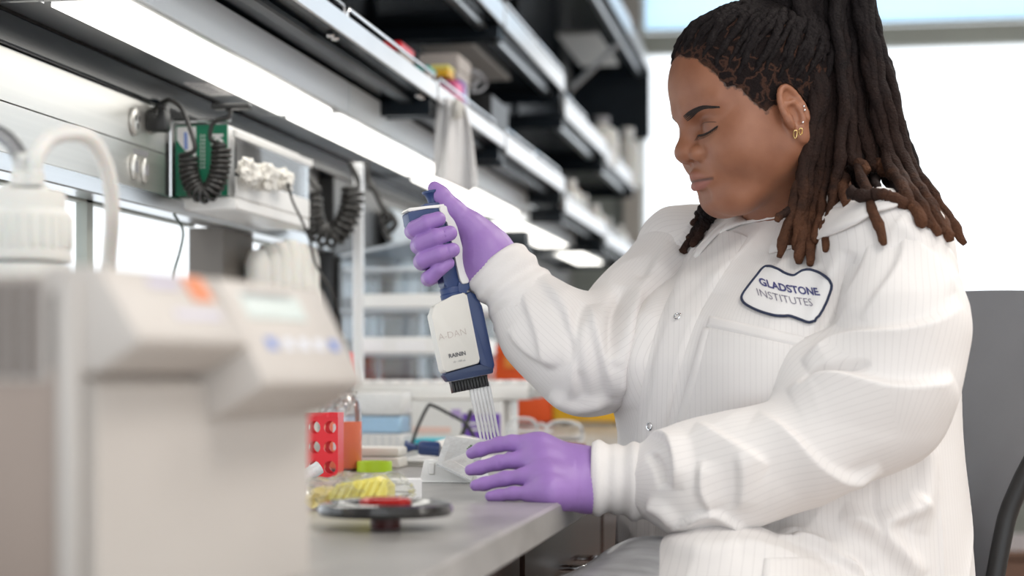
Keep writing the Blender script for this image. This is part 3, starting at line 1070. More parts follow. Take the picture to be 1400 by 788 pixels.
# ---- bottle with orange liquid
c = WZ(451, 647, BT)
c = Vector((c.x, c.y + 0.06, BT))
t = thing('media_bottle', 'clear bottle of orange liquid behind the red tube rack', 'bottle', c)
MB().lathe([(0, 0.001), (0.026, 0.001), (0.028, 0.004), (0.028, 0.085), (0.025, 0.097), (0.015, 0.108), (0.013, 0.112), (0.013, 0.124)], c, 32).build('glass_body', M['bottle_glass'], t)
MB().lathe([(0, 0.002), (0.0262, 0.002), (0.0283, 0.005), (0.0283, 0.069), (0, 0.069)], c, 32).build('liquid', M['orange_liquid'], t)
MB().lathe([(0, 0.112), (0.016, 0.112), (0.017, 0.115), (0.0165, 0.127), (0.005, 0.129), (0.003, 0.138), (0, 0.138)], c, 24).build('clear_cap', M['film'], t)
o = crumple('film_wrap', c + Vector((-0.006, -0.004, 0.098)), (0.026, 0.026, 0.022), M['film'], 9, 0.35, 3.2, t, 4)
o = MB().box(c + Vector((-0.004, -0.0295, 0.03)), c + Vector((0.0, -0.0283, 0.066)), 0).build('paper_label', M['white_paper'], t, smooth=0)

# ---- pipette tip box with blue rack
c = WZ(510, 618, BT)
bw, bd = 0.114, 0.075
xa, ya = c.x - bw / 2 - 0.005, c.y
t = thing('tip_box', 'translucent pipette tip box with a pale blue tray, behind the orange bottle', 'box', (c.x, c.y + bd / 2, BT))
zs_ = [zz for zz in (BT, BT + 0.032, BT + 0.061, BT + 0.102)]
MB().box((xa, ya, BT), (xa + bw, ya + bd, BT + 0.031), 0.004).build('base', M['milky'], t)
for k in range(8):
    MB().box((xa + 0.008 + k * 0.0128, ya - 0.0008, BT + 0.006), (xa + 0.0095 + k * 0.0128, ya, BT + 0.029)).build('slot', M['off_white'], t, smooth=0)
MB().box((xa + 0.004, ya + 0.004, BT + 0.0315), (xa + bw - 0.004, ya + bd - 0.004, BT + 0.0605), 0.003).build('blue_tray', M['blue_tray'], t)
MB().box((xa + 0.001, ya + 0.001, BT + 0.031), (xa + bw - 0.001, ya + bd - 0.001, BT + 0.062), 0.003).build('tray_wall', M['tray_clear'], t)
MB().box((xa, ya, BT + 0.0625), (xa + bw, ya + bd, BT + 0.102), 0.006, seg=2).build('lid', M['milky'], t)

# ---- flat beige box
c = WZ(545, 641, BT)
t = thing('flat_box', 'flat off-white box on the worktop in front of the tip box', 'box', (c.x - 0.04, c.y + 0.03, BT))
MB().box((c.x - 0.085, c.y, BT), (c.x, c.y + 0.055, BT + 0.016), 0.002).build('base', M['off_white'], t)
MB().box((c.x - 0.085, c.y, BT + 0.0165), (c.x, c.y + 0.055, BT + 0.030), 0.004, seg=2).build('lid', M['off_white'], t)

# ---- lime ring
c = WZ(507, 646, BT)
t = MB().lathe([(0.021, 0), (0.0245, 0), (0.0245, 0.014), (0.0215, 0.014), (0.021, 0.0125), (0.021, 0)], Vector((c.x, c.y + 0.02, BT)), 40).build('lime_ring', M['lime'])
tag(t, 'lime green plastic ring on the worktop behind the yellow bag', 'ring')

# ---- clear bag with yellow strips
c = WZ(487, 701, BT)
c = Vector((c.x, c.y + 0.035, BT))
t = thing('plastic_bag', 'crumpled clear bag of yellow plastic strips behind the black lid', 'bag', c)
o = crumple('film', c + Vector((-0.024, 0.0, 0.017)), (0.034, 0.032, 0.017), M['film'], 21, 0.42, 2.6, t, 4, 0.05)
o = crumple('film', c + Vector((0.008, 0.012, 0.017)), (0.040, 0.030, 0.018), M['film'], 5, 0.30, 3.0, t, 4, 0.05)
MB().prism([(-0.040, 0.002), (0.026, 0.002), (0.026, 0.024), (0.016, 0.034), (-0.020, 0.027), (-0.040, 0.014)], 1, -0.018, 0.02, Matrix.Translation(c + Vector((0.0, 0, 0)))).build('yellow_pack', M['pale_yellow'], t, smooth=0)
for k in range(7):
    a = c + Vector((-0.034 + 0.008 * k, -0.020, 0.006))
    MB().tube([a, a + Vector((0.012, 0.002, 0.020 + 0.001 * k))], 0.0026, 8).build('yellow_strip', M['pale_yellow'], t)
o = crumple('yellow_wad', c + Vector((-0.042, -0.006, 0.012)), (0.016, 0.018, 0.012), mat('amber_film', (0.85, 0.68, 0.25), 0.3), 3, 0.4, 2.5, t, 3, 0.0)
c2 = WZ(546, 683, BT)
t = MB().box((-0.021, -0.012, 0), (0.021, 0.012, 0.022), 0.001, Matrix.Translation(c2 + Vector((0, 0.014, 0))) @ Matrix.Rotation(0.25, 4, 'Z')).build('paper_packet', M['white_paper'], smooth=0)
tag(t, 'small white paper packet leaning on the yellow bag', 'packet')
c3 = WZ(412, 671, BT)
t = MB().tube([c3 + Vector((-0.008, 0, 0.008)), c3 + Vector((0.016, 0.02, 0.026))], 0.008, 16).build('clear_tube', M['frost'])
tag(t, 'short frosted tube leaning left of the yellow bag', 'tube')

# ---- reagent reservoir box with a slanted clear plate
c = WZ(570, 660, BT)
t = thing('reservoir_box', 'white ribbed plastic reservoir beside the gloved fingertips', 'box', (c.x + 0.05, c.y + 0.03, BT))
bx, by = c.x + 0.003, c.y
mb = MB()
prof = [(0, 0), (0.075, 0), (0.073, 0.010), (0.045, 0.026), (0.006, 0.028)]
mb.prism(prof, 1, 0, 0.075, Matrix.Translation((bx, by, BT + 0.001)), 0.0015)
mb.build('trough', M['white_plastic'], t)
MB().box((bx + 0.012, by - 0.002, BT + 0.010), (bx + 0.020, by + 0.001, BT + 0.025), 0.001).build('rib', M['white_plastic'], t)
MB().box((bx - 0.003, by - 0.003, BT), (bx + 0.079, by + 0.078, BT + 0.002), 0.0008).build('flange', M['white_plastic'], t)
pa, pb, pc, pd = W(610, 596, 2.27), W(668, 603, 2.27), W(644, 657, 2.16), W(597, 634, 2.16)
nn = (pb - pa).cross(pd - pa).normalized() * 0.0025
t = thing('clear_plate', 'clear printed plate tilted on the reservoir under the index finger', 'plate', (pa + pb + pc + pd) / 4)
mb = MB()
mb.data([pa, pb, pc, pd, pa + nn, pb + nn, pc + nn, pd + nn], [(0, 1, 2, 3), (7, 6, 5, 4), (0, 4, 5, 1), (1, 5, 6, 2), (2, 6, 7, 3), (3, 7, 4, 0)])
mb.build('sheet', M['frost'], t, smooth=0)
for k in range(12):
    v = 0.55 + 0.035 * k
    A, B = pa.lerp(pd, v), pb.lerp(pc, v)
    e = (pd - pa) * 0.006
    s0, s1 = 0.1 + 0.02 * (k % 3), 0.55 + 0.04 * ((k * 7) % 5)
    a0, a1 = A.lerp(B, s0) - nn * 0.2, A.lerp(B, s1) - nn * 0.2
    MB().data([a0, a1, a1 + e, a0 + e], [(0, 1, 2, 3)]).build('print_line', M['tan_card'], t, smooth=0)
for k in range(3):
    a0 = pa.lerp(pb, 0.62 + 0.02 * k).lerp(pd.lerp(pc, 0.62 + 0.02 * k), 0.22 + 0.05 * (2 - k)) - nn * 0.25
    MB().box(a0 - Vector((0.0015, 0.0003, 0.0015)), a0 + Vector((0.0015, 0.0003, 0.0015))).build('ink_mark', mat('green_ink', (0.12, 0.2, 0.08), 0.6), t, smooth=0)

# ---- parked pipette lying on a stand
a, b = W(553, 611, 2.60), W(596, 614, 2.60)
e = W(668, 612, 2.68)
t = thing('parked_pipette', 'single-channel pipette with navy plunger lying on a white block', 'pipette', (a + e) / 2 - Vector((0, 0, 0.02)))
d_ = (b - a).normalized()
rot = d_.to_track_quat('Z', 'Y').to_matrix().to_4x4()
MB().lathe([(0, 0), (0.009, 0), (0.010, 0.003), (0.008, 0.006), (0.0045, 0.014), (0.0045, 0.02), (0, 0.02)], seg=20, mtx=Matrix.Translation(a) @ rot).build('plunger', M['navy'], t)
MB().lathe([(0, 0.021), (0.009, 0.021), (0.011, 0.025), (0.011, 0.052), (0, 0.052)], seg=20, mtx=Matrix.Translation(a) @ rot).build('collar', M['navy'], t)
MB().tube([b + d_ * 0.001, b + (e - b) * 0.5 + Vector((0, 0, 0.006)), e], [0.012, 0.014, 0.010], 16).build('handle', M['white_plastic'], t)
q = WZ(610, 640, BT)
t = thing('white_block', 'low white block carrying the parked pipette', 'block', (q.x, q.y + 0.1, BT))
lo = W(553, 640, 2.60)
zt_ = min(a.z, e.z) - 0.0125
MB().box((lo.x, lo.y - 0.02, BT), (lo.x + 0.13, lo.y + 0.11, zt_ - 0.006), 0.003).build('body', M['off_white'], t)
MB().box((lo.x - 0.003, lo.y - 0.023, zt_ - 0.0055), (lo.x + 0.133, lo.y + 0.113, zt_), 0.002).build('lid', M['white_plastic'], t)

# ---- boxes behind: white wipes box with a purple print, cyan strip, folder
q0, q1 = WZ(566, 604, 0.93), WZ(688, 604, 0.93)
yb_ = 3.22
xl, xr = WY(562, 600, yb_).x, WY(686, 600, yb_).x
zt = WY(600, 548, yb_).z
t = thing('wipes_box', 'white wipes box with purple print behind the tips of the pipette', 'box', ((xl + xr) / 2, yb_ + 0.05, BT))
MB().box((xl, yb_, BT), (xr, yb_ + 0.09, zt), 0.001).build('carton', M['white_plastic'], t, smooth=0)


def yface(x0p, y0p, x1p, y1p, y, m, name, par, th=0.0008):
    A, B = WY(x0p, y1p, y), WY(x1p, y0p, y)
    return MB().box((A.x, y - th, A.z), (B.x, y, B.z)).build(name, m, par, smooth=0)


yface(632, 566, 690 - 6, 604, yb_ - 0.0002, M['purple_card'], 'purple_print', t)
yface(617, 560, 630, 572, yb_ - 0.0002, mat('lilac_print', (0.45, 0.33, 0.62), 0.6), 'lilac_print', t)
yface(565, 584, 616, 592, yb_ - 0.0002, mat('blush_print', (0.85, 0.62, 0.55), 0.6), 'blush_print', t)
yface(640, 578, 676, 581, yb_ - 0.0012, M['white_plastic'], 'print_line', t)
yface(642, 586, 676, 589, yb_ - 0.0012, M['white_plastic'], 'print_line', t)
zt2 = WY(600, 600, 3.1).z
xl, xr = WY(566, 600, 3.05).x, WY(612, 600, 3.05).x
t = MB().box((xl, 3.05, zt2 - 0.008), (xr, 3.12, zt2 + 0.001), 0.001).build('cyan_strip', M['cyan'], smooth=0)
tag(t, 'flat cyan card strip lying in front of the wipes box', 'card')
t = MB().box((xl - 0.01, 3.04, BT), (xr + 0.02, 3.15, zt2 - 0.0085), 0.002).build('grey_case', M['grey_print'], smooth=0)
tag(t, 'low grey case under the cyan strip', 'case')
t = MB().tube(smooth_path([W(563, 607, 2.9), W(572, 582, 2.9), W(585, 556, 2.9), W(592, 555, 2.9), W(612, 565, 2.9), W(634, 577, 2.9), W(643, 588, 2.9), W(650, 602, 2.9)], 6), 0.0028, 8).build('bent_wire', M['black'])
tag(t, 'bent black cable arching over the parked pipette', 'cable')
t = MB().tube([W(644, 562, 3.0), W(638, 580, 2.98), W(629, 602, 2.96)], 0.004, 8).build('black_pen', M['black'])
tag(t, 'thin black pen leaning against the purple print', 'pen')
t = MB().tube(smooth_path([W(668, 549, 3.5), W(684, 546, 3.5), W(697, 554, 3.5), W(698, 575, 3.5)], 8), 0.003, 8).build('grey_cable', M['grey_print'])
tag(t, 'grey cable curling in front of the orange crate', 'cable')

# ---- long white wrapped packet lying on top of the boxes
yb_ = 3.24
xa, xb_ = WY(470, 530, yb_).x, WY(722, 530, yb_).x
zl, zh = WY(600, 547, yb_).z, WY(600, 520, yb_).z
t = thing('wrapped_packet', 'long white film-wrapped packet lying across the boxes behind the pipette', 'packet', ((xa + xb_) / 2, yb_ + 0.04, zl))
MB().box((xa, yb_, zl), (xb_, yb_ + 0.09, zh - 0.008), 0.006, seg=2).build('tray', M['white_plastic'], t)
o = crumple('film_end', Vector((xb_ + 0.008, yb_ + 0.03, (zl + zh) / 2 - 0.002)), (0.022, 0.03, 0.015), M['milky'], 14, 0.5, 2.4, t, 3)
for k in range(12):
    xx = xa + 0.02 + (xb_ - xa - 0.04) * k / 11
    MB().box((xx, yb_ + 0.004, zh - 0.008), (xx + 0.018, yb_ + 0.08, zh), 0.002).build('paper_stack', M['white_paper'], t, smooth=0)
# support for it: the white carton stack under its left part
t = MB().box((xa + 0.015, yb_ + 0.01, BT), (WY(556, 530, yb_).x, yb_ + 0.085, zl - 0.001), 0.002).build('plain_carton', M['tan_card'], smooth=0)
tag(t, 'plain pale carton under the left end of the wrapped packet', 'box')
t = MB().box((WY(690, 530, yb_).x, yb_ + 0.02, BT), (WY(698, 530, yb_).x, yb_ + 0.085, zl - 0.001), 0.002).build('white_carton', M['white_plastic'], smooth=0)
tag(t, 'narrow white carton at the right end of the wipes box', 'box')

# ---- orange and yellow crates
yo = 4.45
t = thing('orange_crate', 'orange plastic crate on the worktop behind the pipette', 'crate', (WY(710, 580, yo).x, yo + 0.1, BT))
xa, xb_ = WY(655, 560, yo).x, WY(754, 560, yo).x
zt = WY(700, 474, yo).z
MB().box((xa, yo, BT + 0.006), (xb_, yo + 0.16, zt), 0.006, seg=2).build('body', M['orange'], t)
MB().box((xa - 0.003, yo - 0.004, zt - 0.03), (xb_ + 0.003, yo + 0.164, zt + 0.004), 0.004, seg=2).build('lid', M['orange'], t)
yface(690, 486, 738, 503, yo - 0.0042, mat('light_orange_print', (0.9, 0.32, 0.06), 0.5), 'print', t)
for xx in (xa + 0.02, xb_ - 0.03):
    MB().box((xx, yo + 0.02, BT), (xx + 0.015, yo + 0.14, BT + 0.006)).build('foot', M['black'], t, smooth=0)
xa, xb_ = WY(755.5, 560, yo).x, WY(856, 560, yo).x
t = thing('yellow_crate', 'yellow plastic crate on the worktop under the raised sleeve', 'crate', ((xa + xb_) / 2, yo + 0.1, BT))
MB().box((xa, yo, BT + 0.008), (xb_, yo + 0.16, BT + 0.12), 0.006, seg=2).build('body', M['yellow'], t)
for xx in (xa + 0.02, xb_ - 0.03):
    MB().box((xx, yo + 0.02, BT), (xx + 0.015, yo + 0.14, BT + 0.008)).build('foot', M['black'], t, smooth=0)
MB().box((xa, yo - 0.003, BT + 0.118), (xb_, yo + 0.163, BT + 0.13), 0.003).build('rim', M['yellow'], t)

# ---- safety spectacles
ys = 3.15
t = thing('safety_glasses', 'clear safety glasses with dark arms lying behind the gloved hand', 'spectacles', WZ(745, 612, BT))


def lens_ring(cx, cy, wx, hy, y, tilt):
    pts = []
    for k in range(28):
        a = 2 * math.pi * k / 28
        ca, sa = math.cos(a), math.sin(a)
        p = 2.6
        u = wx * math.copysign(abs(ca) ** (2 / p), ca)
        v = hy * math.copysign(abs(sa) ** (2 / p), sa)
        pts.append(WY(cx + u + tilt * v, cy - v, y + 0.01 * (u / wx)))
    return pts


for (cx, cy, wx, hy, y, tl) in ((713, 590, 21, 18, ys, 0.1), (772, 593, 25, 17, ys - 0.03, -0.1)):
    pts = lens_ring(cx, cy, wx, hy, y, tl)
    MB().tube(pts, 0.0026, 8, closed=True).build('rim', M['frost'], t)
    m = MB()
    ctr = sum(pts, Vector()) / len(pts) + Vector((0, -0.006, 0))
    m.data([ctr] + pts, [(0, 1 + k, 1 + (k + 1) % 28) for k in range(28)])
    m.build('lens', M['lens_clear'], t, smooth=180)
MB().tube(smooth_path([WY(733, 584, ys), WY(740, 580, ys - 0.02), WY(748, 584, ys - 0.03)], 5), 0.003, 8).build('bridge', M['frost'], t)
MB().tube(smooth_path([WY(796, 588, ys - 0.03), WY(790, 600, ys + 0.03), WY(720, 600, ys + 0.09), WY(712, 606, ys + 0.10)], 6), 0.0028, 8).build('arm', M['grey_print'], t)
MB().tube(smooth_path([WY(693, 592, ys), WY(700, 590, ys + 0.05), WY(755, 590, ys + 0.11)], 6), 0.0028, 8).build('arm', M['frost'], t)
MB().tube(smooth_path([WY(768, 608, ys - 0.04), WY(785, 609, ys - 0.05), WY(800, 610, ys - 0.05)], 5), 0.0035, 8).build('arm_tip', M['dark_red'], t)

# ================================================================ beige instrument in the foreground
ang = -(math.atan2(730, F) - YAW)          # its front turned a little from the bench line
c0 = W(128, 362, 0.90)
zt = c0.z
RI = Matrix.Translation((c0.x, c0.y, 0)) @ Matrix.Rotation(ang, 4, 'Z')
# local: +y along the front, +x out of the front face, -x back
LN, DP = 0.285, 0.26
t = thing('instrument', 'beige laboratory instrument with a slanted control console, closest to the camera', 'instrument', RI @ Vector((-DP / 2, LN / 2, BT)))
hb = zt - BT
prof = lambda ps: [(x, BT + z) for x, z in ps]
MB().box((-DP, 0.0, BT + 0.006), (-0.012, LN - 0.004, zt - 0.004), 0.010, RI, 3).build('body', M['beige'], t)
MB().prism(prof([(-0.012, 0.006), (-0.002, 0.006), (-0.002, hb - 0.062), (-0.012, hb - 0.055)]), 1, 0.006, LN - 0.006, RI).build('front_cover', M['beige_light'], t, smooth=0)
# near console part
MB().prism(prof([(-0.03, hb), (0.002, hb), (0.026, hb - 0.036), (0.026, hb - 0.041), (0.002, hb - 0.056), (-0.03, hb - 0.056)]), 1, 0.0, 0.128, RI, 0.003).build('console', M['beige_light'], t)
# far console part, standing further out
MB().prism(prof([(-0.03, hb), (0.004, hb), (0.034, hb - 0.058), (0.034, hb - 0.064), (0.004, hb - 0.082), (-0.03, hb - 0.082)]), 1, 0.131, LN, RI, 0.003).build('console', M['beige_light'], t)
e1 = (Vector((0.026, 0, hb - 0.036)) - Vector((0.002, 0, hb)))
e2 = (Vector((0.034, 0, hb - 0.058)) - Vector((0.004, 0, hb)))


def slab(o, e, v0, v1, u0, u1, m, name):
    n = Vector((-e.z, 0, e.x)).normalized()
    if n.x < 0:
        n = -n
    A = [Vector((o.x, v0, o.z + BT)) + e * u0, Vector((o.x, v1, o.z + BT)) + e * u0, Vector((o.x, v1, o.z + BT)) + e * u1, Vector((o.x, v0, o.z + BT)) + e * u1]
    pts = [RI @ p for p in A] + [RI @ (p + n * 0.0008) for p in A]
    mm = MB()
    mm.data(pts, [(0, 1, 2, 3), (7, 6, 5, 4), (0, 4, 5, 1), (1, 5, 6, 2), (2, 6, 7, 3), (3, 7, 4, 0)])
    return mm.build(name, m, t, smooth=0)


o1, o2 = Vector((0.002, 0, hb)), Vector((0.004, 0, hb))
slab(o1, e1, 0.045, 0.078, 0.12, 0.26, mat('lavender_print', (0.55, 0.52, 0.66), 0.5), 'print')
slab(o1, e1, 0.088, 0.112, 0.05, 0.42, M['orange_print'], 'badge')
slab(o1, e1, 0.055, 0.108, 0.60, 0.72, mat('lavender_print', (0.62, 0.60, 0.70), 0.5), 'print')
slab(o2, e2, 0.15, 0.235, 0.14, 0.40, M['lcd'], 'display')
slab(o2, e2, 0.155, 0.225, 0.12, 0.18, M['grey_print'], 'display_bezel')
for k in range(5):
    slab(o2, e2, 0.158 + k * 0.024, 0.170 + k * 0.024, 0.60, 0.72, M['blue_print'] if k in (0, 4) else mat('pale_key', (0.75, 0.78, 0.86), 0.5), 'key')
# vents in the side that faces the camera
vents = MB().box((-0.155, -0.001, zt - 0.060), (-0.026, 0.0012, zt - 0.006), 0, RI).build('vent_recess', M['tan_card'], t, smooth=0)
for k in range(12):
    xk = -0.150 + k * 0.0102
    MB().box((xk, -0.0030, zt - 0.058), (xk + 0.0058, -0.0012, zt - 0.008), 0.0005, RI).build('vent_slot', M['dark_screen'], t, smooth=0)
MB().box((-0.020, -0.004, BT + 0.006), (-0.007, 0.002, zt - 0.006), 0.003, RI, 2).build('corner_strip', M['beige_light'], t)
for fx, fy in ((-DP + 0.03, 0.03), (-0.04, 0.03), (-DP + 0.03, LN - 0.03), (-0.04, LN - 0.03)):
    p = RI @ Vector((fx, fy, BT))
    MB().cyl(p, p + Vector((0, 0, 0.007)), 0.012).build('foot', M['black_rubber'], t)

# ================================================================ wide capped bottle with tubing behind the instrument
c = W(34, 350, 1.42)
c = Vector((c.x, c.y, BT))
zc = lambda py: W(34, py, 1.42).z - BT
t = thing('waste_bottle', 'white bottle with a ribbed screw cap and two tubes, behind the beige instrument', 'bottle', c)
MB().lathe([(0, 0), (0.050, 0), (0.054, 0.006), (0.054, 0.14), (0.046, 0.165), (0.035, zc(362)), (0, zc(362))], c, 40).build('body', M['natural_plastic'], t)
r1 = 62 / F * 1.42
ring = MB()
prof = [(0, zc(358)), (r1 * 1.0, zc(358)), (r1 * 1.03, zc(352)), (r1 * 1.0, zc(344)), (r1 * 1.0, zc(294)), (r1 * 0.95, zc(289)), (r1 * 0.88, zc(288))]
ring.lathe(prof, c, 48)
ring.build('screw_ring', M['natural_plastic'], t)
for k in range(26):
    a = 2 * math.pi * k / 26
    p = c + Vector((math.cos(a) * r1, math.sin(a) * r1, 0))
    MB().box((-0.0025, -0.0022, zc(342)), (0.0015, 0.0022, zc(296)), 0.001, Matrix.Translation(p) @ Matrix.Rotation(a, 4, 'Z')).build('rib', M['natural_plastic'], t)
MB().lathe([(0, zc(288)), (r1 * 0.88, zc(288)), (r1 * 0.89, zc(268)), (r1 * 0.86, zc(262)), (r1 * 0.55, zc(260)), (r1 * 0.5, zc(254)), (0, zc(254))], c, 40).build('cap', M['natural_plastic'], t)
for px in (29, 46):
    a = W(px, 262, 1.40)
    MB().lathe([(0.0085, 0), (0.0085, 0.010), (0.0065, 0.012), (0.0075, 0.016), (0.006, 0.018), (0.007, 0.022), (0.0055, 0.026), (0, 0.026)], (a.x, a.y, c.z + zc(258)), 20).build('hose_barb', M['natural_plastic'], t)
MB().tube(smooth_path([W(46, 240, 1.40), W(50, 215, 1.40), W(66, 192, 1.41), W(92, 183, 1.42), (W(120, 188, 1.44)), W(140, 215, 1.46), W(151, 255, 1.48), W(153, 300, 1.50), W(150, 345, 1.53), W(147, 400, 1.56)], 10), 0.0066, 14).build('tubing', mat('milky_silicone', (0.80, 0.79, 0.76), 0.35, sss=0.3), t)
MB().tube(smooth_path([W(30, 240, 1.40), W(27, 216, 1.40), W(14, 194, 1.41), W(-8, 180, 1.42), W(-30, 180, 1.43), W(-60, 200, 1.44), W(-75, 260, 1.44)], 10), 0.0066, 14).build('tubing', M['bottle_glass'], t)
MB().tube(smooth_path([W(30, 240, 1.40), W(27, 216, 1.40), W(14, 194, 1.41), W(-8, 180, 1.42), W(-30, 180, 1.43), W(-60, 200, 1.44)], 10), 0.0035, 10).build('tubing_core', M['grey_print'], t)

# ================================================================ low wooden cabinet near the far window
q = W(1378, 752, 4.9)
t = thing('low_cabinet', 'low brown wooden cabinet on the floor behind the grey chair', 'cabinet', (q.x + 0.3, q.y + 0.3, 0))
MB().box((q.x - 0.08, q.y, 0.06), (q.x + 0.72, q.y + 0.5, q.z - 0.025), 0.003).build('body', mat('brown_board', (0.12, 0.06, 0.035), 0.5), t, smooth=0)
MB().box((q.x - 0.10, q.y - 0.02, q.z - 0.025), (q.x + 0.74, q.y + 0.52, q.z), 0.003).build('top', mat('brown_board', (0.12, 0.06, 0.035), 0.5), t, smooth=0)
for xx in (q.x - 0.075, q.x + 0.32):
    MB().box((xx, q.y - 0.015, 0.08), (xx + 0.385, q.y, q.z - 0.03), 0.002).build('door', mat('brown_board', (0.13, 0.065, 0.04), 0.5), t, smooth=0)
MB().box((q.x - 0.06, q.y + 0.03, 0), (q.x + 0.70, q.y + 0.46, 0.06)).build('plinth', M['black'], t, smooth=0)

# ================================================================ the person: surfaces grown from blended solids


class Grid:
    """signed distance on a rectilinear grid, meshed with surface nets"""

    def __init__(self, xs, ys, zs):
        self.ax = [np.asarray(a, np.float32) for a in (xs, ys, zs)]
        self.f = np.full([len(a) for a in self.ax], 0.5, np.float32)

    def region(self, lo, hi):
        sl = []
        for a, l, h in zip(self.ax, lo, hi):
            i = max(0, np.searchsorted(a, l) - 1)
            j = min(len(a), np.searchsorted(a, h) + 1)
            if j <= i:
                return None, None
            sl.append(slice(i, j))
        X = self.ax[0][sl[0]][:, None, None]
        Y = self.ax[1][sl[1]][None, :, None]
        Z = self.ax[2][sl[2]][None, None, :]
        return tuple(sl), (X, Y, Z)

    def add(self, fn, lo, hi, k=0.01, op='u'):
        pad = k * 1.5 + 0.012
        sl, q = self.region([v - pad for v in lo], [v + pad for v in hi])
        if sl is None:
            return self
        d = fn(*q).astype(np.float32)
        a = self.f[sl]
        if op == 'u':
            h = np.maximum(k - np.abs(a - d), 0) / max(k, 1e-6)
            self.f[sl] = np.minimum(a, d) - h * h * k * 0.25
        elif op == 's':
            d = -d
            h = np.maximum(k - np.abs(a - d), 0) / max(k, 1e-6)
            self.f[sl] = np.maximum(a, d) + h * h * k * 0.25
        elif op == 'i':
            h = np.maximum(k - np.abs(a - d), 0) / max(k, 1e-6)
            self.f[sl] = np.maximum(a, d) + h * h * k * 0.25
        return self

    def cone(self, a, b, ra, rb, k=0.01, op='u'):
        a, b = np.array(a, float), np.array(b, float)
        ab = b - a
        L = float(ab @ ab) + 1e-12

        def fn(X, Y, Z):
            t = ((X - a[0]) * ab[0] + (Y - a[1]) * ab[1] + (Z - a[2]) * ab[2]) / L
            t = np.clip(t, 0, 1)
            dx, dy, dz = X - a[0] - t * ab[0], Y - a[1] - t * ab[1], Z - a[2] - t * ab[2]
            return np.sqrt(dx * dx + dy * dy + dz * dz) - (ra + (rb - ra) * t)
        r = max(ra, rb)
        return self.add(fn, np.minimum(a, b) - r, np.maximum(a, b) + r, k, op)

    def chain(self, pts, rs, k=0.01, op='u'):
        for i in range(len(pts) - 1):
            self.cone(pts[i], pts[i + 1], rs[i], rs[i + 1], k, op)
        return self

    def ell(self, c, r, rot=None, k=0.01, op='u'):
        """rot: 3x3 whose rows are the local axes"""
        c, r = np.array(c, float), np.array(r, float)
        R = np.eye(3) if rot is None else np.array(rot, float)

        def fn(X, Y, Z):
            dx, dy, dz = X - c[0], Y - c[1], Z - c[2]
            u = (R[0, 0] * dx + R[0, 1] * dy + R[0, 2] * dz) / r[0]
            v = (R[1, 0] * dx + R[1, 1] * dy + R[1, 2] * dz) / r[1]
            w_ = (R[2, 0] * dx + R[2, 1] * dy + R[2, 2] * dz) / r[2]
            k0 = np.sqrt(u * u + v * v + w_ * w_)
            k1 = np.sqrt((u / r[0]) ** 2 + (v / r[1]) ** 2 + (w_ / r[2]) ** 2) + 1e-9
            return k0 * (k0 - 1) / k1
        e = np.sqrt((R.T ** 2) @ (r ** 2))
        return self.add(fn, c - e, c + e, k, op)

    def mesh(self):
        f = self.f
        S = f < 0
        nx, ny, nz = f.shape
        # active cells
        c = [S[i:nx - 1 + i, j:ny - 1 + j, k:nz - 1 + k] for i in (0, 1) for j in (0, 1) for k in (0, 1)]
        cnt = sum(a.astype(np.int8) for a in c)
        act = (cnt > 0) & (cnt < 8)
        I, J, K = np.nonzero(act)
        idx = np.full(act.shape, -1, np.int64)
        idx[I, J, K] = np.arange(len(I))
        corner = [(i, j, k) for i in (0, 1) for j in (0, 1) for k in (0, 1)]
        vals = np.stack([f[I + i, J + j, K + k] for i, j, k in corner], 1)
        acc = np.zeros((len(I), 3), np.float64)
        num = np.zeros(len(I))
        for a in range(8):
            for b in range(a + 1, 8):
                ca, cb = np.array(corner[a]), np.array(corner[b])
                if np.abs(ca - cb).sum() != 1:
                    continue
                va, vb = vals[:, a], vals[:, b]
                m = (va < 0) != (vb < 0)
                t = np.where(m, va / np.where(m, va - vb, 1), 0)
                p = ca[None, :] + t[:, None] * (cb - ca)[None, :]
                acc += np.where(m[:, None], p, 0)
                num += m
        loc = acc / num[:, None]
        out = np.empty_like(loc)
        for d, (a, base) in enumerate(zip(self.ax, (I, J, K))):
            out[:, d] = a[base] + loc[:, d] * (a[base + 1] - a[base])
        faces = []
        # x edges
        for d in range(3):
            sh = [nx, ny, nz]
            A = [slice(0, s) for s in sh]
            B = [slice(0, s) for s in sh]
            A[d] = slice(0, sh[d] - 1)
            B[d] = slice(1, sh[d])
            o1_, o2_ = [(1, 2), (2, 0), (0, 1)][d]
            for o in (o1_, o2_):
                A[o] = slice(1, sh[o] - 1)
                B[o] = slice(1, sh[o] - 1)
            a, b = S[tuple(A)], S[tuple(B)]
            ch = a != b
            P_ = np.array(np.nonzero(ch))
            flip = b[ch]
            P_[o1_] += 1
            P_[o2_] += 1
            def cell(da, db):
                q = P_.copy()
                q[o1_] -= da
                q[o2_] -= db
                return idx[q[0], q[1], q[2]]
            quad = np.stack([cell(0, 0), cell(1, 0), cell(1, 1), cell(0, 1)], 1)
            quad[flip] = quad[flip][:, ::-1]
            faces.append(quad)
        return out, np.concatenate(faces)


def to_mesh(name, V, Fq):
    me = bpy.data.meshes.new(name)
    n, m = len(V), len(Fq)
    me.vertices.add(n)
    me.vertices.foreach_set('co', np.asarray(V, np.float32).ravel())
    k = Fq.shape[1]
    me.loops.add(m * k)
    me.loops.foreach_set('vertex_index', Fq.astype(np.int32).ravel())
    me.polygons.add(m)
    me.polygons.foreach_set('loop_start', np.arange(0, m * k, k, dtype=np.int32))
    me.update(calc_edges=True)
    me.validate()
    return me


